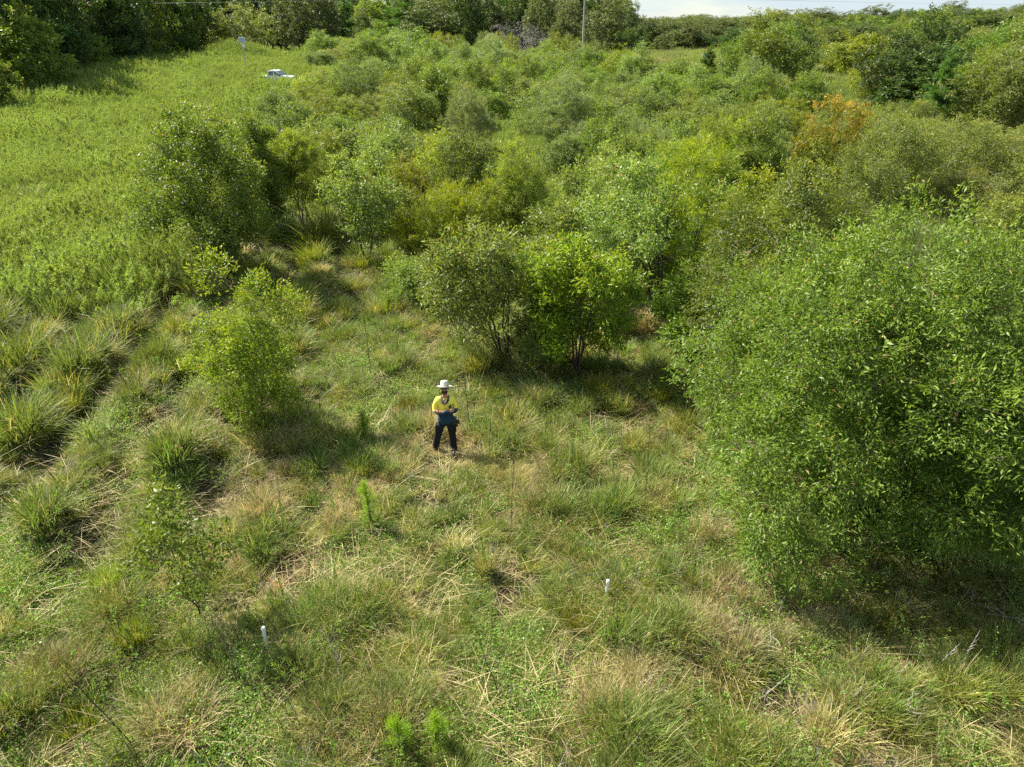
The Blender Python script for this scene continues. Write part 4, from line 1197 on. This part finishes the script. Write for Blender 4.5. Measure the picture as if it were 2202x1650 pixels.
obj('neckline', b.mesh('neckline', [M['skin']], True), man)
# trousers
T_ = [(0, 0, .96, .150, .125), (0, 0, .88, .150, .130), (-.10, 0, .86, .118, .122), (-.155, -.02, .69, .102, .108), (-.205, -.03, .49, .084, .09), (-.25, .01, .29, .080, .088), (-.292, .02, .0, .080, .09),
      (.10, 0, .86, .118, .122), (.118, -.01, .69, .100, .108), (.136, -.02, .49, .082, .09), (.147, .015, .29, .078, .088), (.160, .02, .0, .078, .09)]
TE = [(0, 1), (1, 2), (2, 3), (3, 4), (4, 5), (5, 6), (1, 7), (7, 8), (8, 9), (9, 10), (10, 11)]
obj('trousers', skin_mesh('trousers', T_, TE, [M['trouser']], 2), man)
for s_, xx in ((-1, -.225), (1, .205)):
    b = MB(); b.box(xx - .03, xx + .03, -.08, .07, .60, .80, 0, (xx - .022, xx + .022, -.07, .06))
    obj('cargo_pocket', b.mesh('cargo_pocket', [M['trouser']], False), man)
for xx in (-.295, .165):
    b = MB()
    b.tube([(xx, .045, .05), (xx, 0, .055), (xx - .005, -.08, .045), (xx - .008, -.16, .035)], [.048, .052, .047, .034], 8)
    o = obj('boot', b.mesh('boot', [M['boot']], True), man)
    b = MB(); b.box(xx - .05, xx + .045, -.19, .09, -.005, .022); obj('sole', b.mesh('sole', [M['black']]), o)
# head details
b = MB(); b.lathe([(0.001, .02), (.076, .012), (.093, -.02), (.086, -.05)], 16, (0, 0, 1.79), 0, 1, 1.2); headpart(obj('hair', b.mesh('hair', [M['beard']], True), man))
bd = MB(); ths = np.linspace(R(195), R(345), 11); VV = []
for zz, rr in ((1.655, .070), (1.625, .077), (1.595, .070), (1.565, .046)):
    for th in ths: VV.append((rr * math.cos(th), -.022 + rr * 1.28 * math.sin(th), zz - .004 * math.sin(th)))
I = (np.arange(3)[:, None] * 11 + np.arange(10)[None, :]).ravel()
bd.add(VV, np.stack([I, I + 1, I + 12, I + 11], -1)); headpart(obj('beard', bd.mesh('beard', [M['beard']], True), man))
b = MB(); b.tube([(0, -.108, 1.705), (0, -.128, 1.668), (0, -.112, 1.655)], [.010, .016, .010], 6); headpart(obj('nose', b.mesh('nose', [M['skin']], True), man))
b = MB(); b.box(-.022, .022, -.112, -.102, 1.632, 1.640); headpart(obj('mouth', b.mesh('mouth', [surf_mat('lip', (.35, .13, .10))]), man))
for s_ in (-1, 1):
    b = MB(); b.tube([(s_ * .083, 0, 1.715), (s_ * .092, .006, 1.69), (s_ * .084, .004, 1.66)], [.010, .014, .009], 6); headpart(obj('ear', b.mesh('ear', [M['skin']], True), man))
sg = MB()
for s_ in (-1, 1):
    sg.box(s_ * .036 - .027, s_ * .036 + .027, -.124, -.104, 1.690, 1.722)
    sg.box(s_ * .082 - .003, s_ * .082 + .003, -.115, .0, 1.704, 1.716)
sg.box(-.012, .012, -.122, -.112, 1.706, 1.714)
headpart(obj('sunglasses', sg.mesh('sunglasses', [M['black']]), man))
h = MB(); h.lathe([(.0, .135), (.052, .130), (.078, .125), (.088, .100), (.099, .03), (.103, .002), (.135, -.006), (.165, -.004), (.178, .004), (.178, -.002), (.165, -.011), (.130, -.014), (.098, -.010)], 28, (0, -.01, 1.752), 0, .98, 1.10)
hat = headpart(obj('hat', h.mesh('hat', [M['felt']], True), man))
h = MB(); h.lathe([(.1035, .001), (.1045, .004), (.1005, .026), (.0985, .027)], 28, (0, -.01, 1.752), 0, .98, 1.10); headpart(obj('hat_band', h.mesh('hat_band', [M['band']], True), hat))
b = MB(); b.box(.165, .275, -.07, .08, .74, .96, 0, (.150, .235, -.06, .07)); b.box(.26, .32, -.03, .05, .80, .88, 0, (.26, .30, -.02, .04))
obj('belt_pouch', b.mesh('belt_pouch', [M['black']]), man)
b = MB(); b.lathe([(.0, -.05), (.026, -.045), (.030, -.01), (.030, .03), (.012, .045), (0, .046)], 12, (.115, -.150, 1.335), 0, 1, .7); b.tube([(.115, -.15, 1.29), (.12, -.155, 1.25)], [.014, .010], 6)
tag(obj('radio', b.mesh('radio', [M['black']], True)), 'small black radio clipped on the chest of the yellow shirt', 'radio').matrix_world = Matrix.Translation(man.location) @ Euler((0, 0, .04)).to_matrix().to_4x4()

# ------------------------------------------------------------------ white pickup
M['paint'] = surf_mat('white_car_paint', (.80, .82, .82), (.76, .78, .78), 2, .25, .6)
M['glass'] = surf_mat('tinted_window_glass', (.06, .08, .07), (.05, .07, .06), 2, .08, .9)
M['tyre'] = surf_mat('black_tyre_rubber', (.02, .02, .02), (.03, .03, .03), 20, .9)
M['rim'] = surf_mat('grey_alloy', (.35, .35, .36), (.3, .3, .3), 8, .35, .6, .8)
ux, uy = UTE
ute = thing('pickup_truck', 'white double cab pickup parked beyond the weedy field near the solar pole', 'pickup truck', (ux, uy, gz(ux, uy) - .10), R(-12))
def prof_body(name, prof, w0, w1fn, mat):
    n_ = len(prof); V = []
    for s_ in (-1, 1):
        for (x_, z_) in prof: V.append((x_, s_ * w1fn(z_) * w0 / 2, z_))
    me = bpy.data.meshes.new(name); bm = bmesh.new(); vs = [bm.verts.new(v) for v in V]
    bm.faces.new(vs[:n_][::-1]); bm.faces.new(vs[n_:])
    for i in range(n_): j = (i + 1) % n_; bm.faces.new((vs[i], vs[j], vs[n_ + j], vs[n_ + i]))
    bmesh.ops.recalc_face_normals(bm, faces=bm.faces)
    bmesh.ops.bevel(bm, geom=[e for e in bm.edges], offset=.03, segments=2, affect='EDGES', clamp_overlap=True)
    bm.to_mesh(me); bm.free(); me.materials.append(mat)
    return me
wf = lambda z: 1.0 if z < 1.05 else 1.0 - .16 * (z - 1.05) / .75
lower = [(-2.6, .50), (-2.62, 1.06), (-.62, 1.08), (1.05, 1.10), (1.30, 1.12), (2.15, 1.04), (2.52, .92), (2.58, .50), (2.15, .42), (2.05, .70), (1.75, .86), (1.42, .86), (1.15, .70), (1.05, .40),
         (-1.05, .40), (-1.15, .70), (-1.42, .86), (-1.75, .86), (-2.05, .70), (-2.15, .46)]
obj('body', prof_body('ute_body', lower, 1.82, wf, M['paint']), ute)
cab = [(-.92, 1.02), (-.86, 1.68), (-.70, 1.76), (.10, 1.78), (.32, 1.72), (1.12, 1.13), (1.12, 1.02)]
obj('cab', prof_body('ute_cab', cab, 1.70, wf, M['paint']), ute)
def yy(z): return .85 * wf(z) + .006
for s_ in (-1, 1):
    for quad in ([(-.78, 1.14), (-.06, 1.14), (-.06, 1.62), (-.72, 1.60)], [(.05, 1.14), (.88, 1.14), (.30, 1.60), (.05, 1.62)]):
        b = MB()
        b.add([(x_, s_ * yy(z_), z_) for x_, z_ in quad] + [(x_, s_ * (yy(z_) - .04), z_) for x_, z_ in quad], [(0, 1, 2, 3), (0, 4, 5, 1), (1, 5, 6, 2), (2, 6, 7, 3), (3, 7, 4, 0)])
        obj('window', b.mesh('window', [M['glass']]), ute)
    b = MB(); b.box(.80, .98, s_ * .86 - (.16 if s_ < 0 else 0), s_ * .86 + (.16 if s_ > 0 else 0), 1.12, 1.30); obj('mirror', b.mesh('mirror', [M['black']]), ute)
    b = MB(); b.box(2.42, 2.57, s_ * .70 - .17, s_ * .70 + .17, .76, .92); obj('headlight', b.mesh('headlight', [surf_mat('headlight_glass', (.5, .52, .55), rough=.1)]), ute)
    for xx in (-1.6, 1.6):
        b = MB()
        b.tube([(xx, s_ * .66, .38), (xx, s_ * .92, .38)], [.39, .39], 20)
        w_ = obj('wheel', b.mesh('wheel', [M['tyre']], False), ute)
        b = MB(); b.tube([(xx, s_ * .90, .38), (xx, s_ * .935, .38)], [.24, .22], 14); obj('rim', b.mesh('rim', [M['rim']]), w_)
b = MB(); b.add([(.40, -.72, 1.70), (.40, .72, 1.70), (1.15, .80, 1.15), (1.15, -.80, 1.15)], [(0, 3, 2, 1)]); obj('windscreen', b.mesh('windscreen', [M['glass']]), ute)
b = MB(); b.box(2.50, 2.72, -.92, .92, .42, .66); b.tube([(2.74, -.55, .5), (2.76, -.5, 1.02), (2.76, .5, 1.02), (2.74, .55, .5)], .035, 6); b.tube([(2.74, -.85, .62), (2.78, -.8, .82), (2.78, .8, .82), (2.74, .85, .62)], .03, 6)
obj('bull_bar', b.mesh('bull_bar', [M['black']]), ute)
b = MB(); b.tube([(.1, 0, 1.78), (.1, 0, 1.86)], [.07, .05], 10); obj('beacon', b.mesh('beacon', [surf_mat('amber_beacon', (.75, .20, .05), rough=.2)]), ute)

# ------------------------------------------------------------------ poles, sign, cables
M['galv'] = surf_mat('galvanised_steel', (.42, .43, .43), (.34, .35, .35), 10, .45, .5, .3)
M['panelback'] = surf_mat('white_box_paint', (.78, .80, .80), (.72, .74, .74), 6, .4)
M['solar'] = surf_mat('solar_cells', (.30, .36, .44), (.25, .31, .40), 2, .15, .8)
sx, sy = (549 - CX) / F * 110, 116.0
sp = thing('solar_light_pole', 'tall grey pole with white box and solar panel behind the weedy field', 'pole', (sx, sy, gz(sx, sy)), .1)
Hs = height_at(sy, 92) - gz(sx, sy)
b = MB(); b.tube([(0, 0, -.3), (0, 0, Hs)], [.085, .065], 8); obj('post', b.mesh('post', [M['galv']], True), sp)
b = MB(); b.box(-.48, .48, -.06, .0, Hs + .05, Hs + .72, 0, (-.48, .48, .22, .28)); o = obj('solar_panel', b.mesh('solar_panel', [M['panelback']]), sp)
b = MB(); b.box(-.44, .44, -.075, -.062, Hs + .09, Hs + .68, 0, (-.44, .44, .205, .218)); obj('cell_sheet', b.mesh('cell_sheet', [M['solar']]), o)
b = MB(); b.box(0, .42, -.24, .02, Hs - .62, Hs - .2); obj('equipment_box', b.mesh('equipment_box', [M['panelback']]), sp)
b = MB(); b.tube([(0, 0, Hs - .1), (0, .1, Hs + .5)], .04, 6); obj('bracket', b.mesh('bracket', [M['galv']]), sp)

M['polewood'] = surf_mat('weathered_pole', (.40, .38, .34), (.30, .28, .25), 5, .9, stretch=(1, 1, .1))
wx, wy = G(1251, 162)
pp = thing('power_pole', 'tall pale grey power pole rising out of the frame before the gums', 'pole', (wx, wy, gz(wx, wy)), 0)
b = MB(); b.tube([(0, 0, -.5), (0, 0, 14.2)], [.21, .15], 12); obj('shaft', b.mesh('shaft', [M['polewood']], True), pp)
b = MB(); b.box(-1.3, 1.3, -.27, -.16, 13.35, 13.5); arm = obj('crossarm', b.mesh('crossarm', [M['polewood']]), pp)
for xx in (-1.15, -.4, .4, 1.15):
    b = MB(); b.lathe([(.0, .22), (.05, .2), (.06, .12), (.04, .08), (.06, .04), (.03, 0)], 10, (xx, -.21, 13.5)); obj('insulator', b.mesh('insulator', [M['panelback']], True), arm)
for i, (xx, nm) in enumerate(((-1.15, 'left outer'), (-.4, 'left inner'), (.4, 'right inner'), (1.15, 'right outer'))):
    b = MB(); ts = np.linspace(-1, 1, 61)
    for s_ in (-1, 1):
        t = np.linspace(0, 1, 30); L_ = 330
        b.tube(np.stack([wx + xx * .6 + s_ * L_ * t, wy - .2 + xx * 1.2 * t + (66 * t if s_ > 0 else 30 * t), gz(wx, wy) + 13.68 + 2.0 * t - 9.0 * t * (1 - t) + i * + 0], -1), .006, 4, cap=False)
    tag(obj('power_cable', b.mesh('power_cable', [M['black']])), f'thin sagging power line, {nm} insulator of the tall pale pole', 'power line', 'power lines')

bx_, by_ = G(1513, 150)
sg_ = thing('blue_sign', 'small pale blue sign board at the far clearing beside a small dark pine', 'sign', (bx_, by_, gz(bx_, by_)), 0)
Hb = height_at(by_, 119) - gz(bx_, by_)
b = MB(); b.box(-.5, .5, -.02, .02, Hb - .32, Hb + .32); obj('board', b.mesh('board', [surf_mat('pale_blue_sign_paint', (.35, .55, .78), (.42, .62, .8), 3, .4)]), sg_)
b = MB(); b.tube([(0, .05, -.3), (0, .05, Hb)], .04, 6); obj('post', b.mesh('post', [M['galv']]), sg_)

# white marker posts and pink flag
M['pvc'] = surf_mat('white_plastic_pipe', (.80, .82, .82), (.72, .74, .72), 12, .4)
for (px, py, pt, lab, tilt) in [(1303, 1292, 1247, 'white round topped marker post in the grass right of centre foreground', (R(1), R(1), 0)),
                                (572, 1384, 1349, 'white capped marker post in the grass at the lower left', (R(0), R(1), 0))]:
    x, y = G(px, py); H = height_at(y, pt) - gz(x, y)
    t = thing('marker_post', lab, 'post', (x, y, gz(x, y)), 0); t.rotation_euler = tilt
    b = MB(); b.tube([(0, 0, -.1), (0, 0, H - .03)], [.027, .027], 16); obj('pipe', b.mesh('pipe', [M['pvc']], True), t)
    b = MB(); b.lathe([(.031, H - .06), (.032, H - .012), (.024, H), (.0, H + .003)], 16); obj('cap', b.mesh('cap', [M['pvc']], True), t)
x, y = G(205, 440)
t = thing('flagged_stake', 'thin stake with a bright pink ribbon standing in the left field', 'stake', (x, y, gz(x, y)), 0)
Hf = height_at(y, 394) - gz(x, y)
b = MB(); b.box(-.02, .02, -.012, .012, -.1, Hf); obj('stake', b.mesh('stake', [M['bark_pale']]), t)
b = MB(); b.add([(-.03, -.02, Hf), (.06, -.025, Hf - .02), (.10, -.04, Hf - .22), (.02, -.03, Hf - .18), (.09, -.02, Hf - .42), (.02, -.05, Hf - .40), (-.07, -.03, Hf - .30), (-.06, -.02, Hf - .1)],
              [(0, 1, 2, 3), (3, 2, 4, 5), (0, 3, 6, 7)]); obj('ribbon', b.mesh('ribbon', [surf_mat('pink_ribbon', (.85, .12, .22), (.8, .2, .3), 9, .6)]), t)

# pine seedlings
for i, (px, py, pt, wp, lab) in enumerate([(797, 1130, 1035, 50, 'bright upright pine seedling below the standing man'),
                              (785, 945, 890, 50, 'soft pine seedling in the shade left of the standing man'),
                              (862, 1625, 1545, 75, 'left one of two bright pine seedlings at the bottom edge'),
                              (938, 1615, 1540, 60, 'right one of two bright pine seedlings at the bottom edge')]):
    x, y = G(px, py); H = height_at(y, pt) - gz(x, y)
    place('pine_seedling', lab, 'seedling', x, y, make_pine(700 + i, H, width_at(y, wp) / 2 * .7, fol='seedling', bark='bark', clear=.05, whorls=9, nper=26, L=.13, W=.006, per_br=4))

# prominent grass tussocks
TUS = {
    'green': [clump_mesh(f'tussock_green_{i}', 300 + i, 800, .58, .55, .34, .8, .0085, M['grass_h'], .12) for i in range(2)],
    'mixed': [clump_mesh(f'tussock_mixed_{i}', 310 + i, 850, .50, .55, .50, 1.0, .008, M['grass_h'], .50) for i in range(2)],
    'straw': [clump_mesh(f'tussock_straw_{i}', 320 + i, 850, .42, .60, .55, 1.15, .008, M['straw_h'], .8) for i in range(2)],
    'pale': [clump_mesh(f'tussock_pale_{i}', 330 + i, 460, .80, .30, .40, .35, .007, M['straw_h'], .3) for i in range(1)]}
TL = [(1200, 1590, 250, 'mixed', 'arching half dry grass tussock at the bottom edge beside bare grey litter'),
      (1335, 1530, 300, 'straw', 'broad straw and green tussock right of the bottom centre one'),
      (1570, 1490, 210, 'green', 'bright yellow green tussock in the lower right clearing'),
      (1665, 1345, 190, 'straw', 'bleached straw tussock bent leftward in the right clearing'),
      (1555, 1255, 130, 'pale', 'small grey dry tussock above the bleached straw one'),
      (1240, 1340, 170, 'green', 'green tussock just left of the right white marker post'),
      (1360, 1320, 130, 'green', 'low green tussock just right of the right white marker post'),
      (1045, 1230, 140, 'pale', 'tall pale fine tussock below the centre of the photo'),
      (1175, 1090, 180, 'straw', 'dry straw tussock right below the standing man'),
      (1180, 960, 190, 'mixed', 'arching silvery tussock right of the standing man'),
      (1360, 960, 170, 'mixed', 'arching green tussock between the man and the very large wattle'),
      (1290, 850, 170, 'green', 'long bladed tussock under the fresh green wattle'),
      (395, 800, 190, 'green', 'largest bright green tussock left of the yellow green young wattle'),
      (290, 1010, 200, 'mixed', 'half dry tussock left of the yellow green young wattle foot'),
      (420, 990, 180, 'green', 'green tussock at the lower left of the yellow green young wattle'),
      (620, 1020, 160, 'straw', 'dry tussock in the shadow of the yellow green young wattle'),
      (395, 1560, 380, 'straw', 'widest brown straw mound of grass at the lower left'),
      (90, 1450, 260, 'straw', 'straw coloured tussock near the left edge, lower part'),
      (170, 1560, 240, 'green', 'green tussock near the bottom left corner'),
      (230, 1260, 210, 'green', 'fresh green tussock left of the leaning sapling'),
      (290, 1380, 200, 'green', 'long bladed tussock below the leaning sapling'),
      (690, 1430, 240, 'mixed', 'half dry tussock right of the left white marker post'),
      (890, 1420, 240, 'mixed', 'spreading tussock with straw blades in the bottom centre left'),
      (620, 1560, 220, 'mixed', 'tussock with orange dry blades at the bottom left of centre'),
      (760, 1360, 170, 'green', 'broad leaved tussock between the two white marker posts'),
      (1880, 1350, 220, 'green', 'arching tussock at the edge of the shade of the very large wattle'),
      (1700, 1190, 230, 'green', 'long green tussock at the left foot of the very large wattle'),
      (1500, 1150, 170, 'straw', 'dry tussock in the middle of the right clearing'),
      (1820, 1550, 220, 'green', 'low green tussock in the bottom right clearing'),
      (2050, 1500, 250, 'mixed', 'spreading tussock near the bottom right edge'),
      (100, 750, 210, 'mixed', 'tall shaded tussock on the mounds near the left edge'),
      (150, 900, 200, 'green', 'green tussock on the mounds near the left edge, below the shaded one'),
      (230, 690, 170, 'green', 'upper tussock on the left mounds behind the largest bright green one'),
      (60, 1090, 220, 'mixed', 'half dry tussock touching the left edge, middle height'),
      (880, 880, 120, 'green', 'small green tussock behind and left of the man'),
      (700, 700, 130, 'mixed', 'pale tussock behind the yellow green young wattle'),
      (690, 600, 120, 'straw', 'dry tussock in the gap left of the slim pale sapling'),
      (1420, 860, 160, 'green', 'tussock in the shade between the middle wattles and the very large one')]
for i, (px, py, wp, key, lab) in enumerate(TL):
    x, y = G(px, py); w = width_at(y, wp); s_ = random.uniform(.58, .74) * w / (1.15 if key != 'pale' else .9)
    t = obj('grass_tussock', TUS[key][i % len(TUS[key])], None, (x, y, gz(x, y) - .02))
    t.scale = (s_, s_, s_ * random.uniform(.95, 1.25)); t.rotation_euler = (0, 0, random.uniform(0, 6.28))
    tag(t, lab, 'grass tussock', 'prominent grass tussocks')

# bare dead stems
def dead_stem(px, py, tx, ty, lab, r=.012, twigs_=4, seed=0, mat='bark_dark'):
    rs = np.random.default_rng(900 + seed)
    x, y = G(px, py); H = max(height_at(y, ty) - gz(x, y), .3); dx = width_at(y, tx - px)
    ts = np.linspace(0, 1, 7)[:, None]
    path = np.array([0, 0, -.05]) + np.array([dx, rs.normal(0, .1), H]) * ts + rs.normal(0, .012, (7, 3)) * np.sin(ts * 3.1)
    t = thing("dead_sapling", lab, "dead sapling", (x, y, gz(x, y)), 0, 'bare dead stems in the grass')
    b = MB(); b.tube(path, r * (1 - .6 * ts[:, 0]), 6); obj('stem', b.mesh('stem', [M[mat]], True), t)
    for k_ in range(twigs_):
        f = rs.uniform(.35, .9); p0 = np.array([np.interp(f, ts[:, 0], path[:, q]) for q in range(3)])
        b = MB(); e = p0 + rs.normal(0, .16, 3) + np.array([0, 0, .22]) * (1 - .3 * f); b.tube([p0, (p0 + e) / 2 + rs.normal(0, .02, 3), e], [r * .45, r * .35, r * .2], 5, cap=False)
        obj('side_twig', b.mesh('side_twig', [M[mat]], True), t)
for i, a_ in enumerate([(305, 1610, 205, 1440, 'leaning dark dead stem at the bottom left', .011, 3),
          (158, 1090, 125, 975, 'upright dark dead stem at the left edge above the leaning sapling', .010, 4),
          (300, 880, 265, 770, 'dark dead stem on the left mounds', .012, 4),
          (575, 1690, 520, 1600, 'dark dead stem at the bottom edge left of centre', .012, 2),
          (735, 1470, 740, 1350, 'grey dead stem above the pair of pine seedlings', .009, 4),
          (1075, 1490, 1035, 1360, 'leaning dark stem in the bottom centre', .010, 4),
          (1012, 920, 1000, 800, 'forked dark stem directly right of the man', .014, 6),
          (1110, 1010, 1095, 950, 'short dark stem below right of the man', .009, 3),
          (798, 800, 790, 640, 'slender upright dead stem left of the sprawling wattle', .011, 5),
          (1640, 1410, 1650, 1350, 'short grey forked stem below the bleached straw tussock', .013, 3),
          (1945, 1555, 1940, 1480, 'curved grey stem in the bottom right clearing', .013, 3),
          (1385, 1110, 1380, 900, 'tall thin stem between the man and the very large wattle', .007, 5),
          (1100, 1140, 1105, 980, 'thin bare stem below the man to the right', .007, 5),
          (505, 1290, 500, 1240, 'short grey stub right of the leaning sapling', .014, 1),
          (612, 1290, 605, 1250, 'short stub beside orange withered leaves', .010, 1)]):
    dead_stem(*a_[:5], a_[5], a_[6], i, 'twig_grey' if 'grey' in a_[4] else 'bark_dark')
# orange withered leaves
x, y = G(598, 1262)
o = obj('withered_plant', herb_mesh('withered_plant', 850, 60, .16, .14, .05, .018, surf_mat('orange_dead_leaf', (.50, .15, .05), (.36, .12, .05), 20, .7)), None, (x, y, gz(x, y) + .12))
tag(o, 'small withered plant with orange red leaves above the left white marker post', 'plant')
# fallen grey branches at the right edge
x, y = G(2205, 1345)
t = thing('fallen_branch', 'grey weathered fallen branch at the right edge below the very large wattle', 'branch', (x, y, gz(x, y) + .06), R(-24)); t.scale = (.62, .62, .62)
b = MB(); b.tube([(-.9, 0, .05), (-.3, .05, .1), (.4, 0, .12), (1.3, .1, .1)], [.02, .035, .045, .05], 8); obj('limb', b.mesh('limb', [M['twig_grey']], True), t)
rs = np.random.default_rng(4)
for k_ in range(9):
    x0 = rs.uniform(-.7, 1); b = MB(); e = np.array([x0 - rs.uniform(.2, .6), rs.normal(0, .2), .1 + rs.uniform(0, .2)])
    b.tube([(x0, .03, .1), (np.array([x0, .03, .1]) + e) / 2 + rs.normal(0, .03, 3), e], [.014, .01, .005], 5, cap=False); obj('side_twig', b.mesh('side_twig', [M['twig_grey']], True), t)
x, y = G(1560, 740)
place('dead_shrub', 'tangle of bare grey twigs at the left flank of the broad leafy wattle', 'dead shrub', x, y, make_tree(78, 1.9, 1.1, 'bare', bark='twig_grey', clear=.1, stems=6, density=.5))
x, y = G(650, 520)
place('dead_shrub', 'tangle of grey twigs under the feathery olive wattle', 'dead shrub', x, y, make_tree(79, 1.5, 1.6, 'bare', bark='twig_grey', clear=.05, stems=6, density=.4))
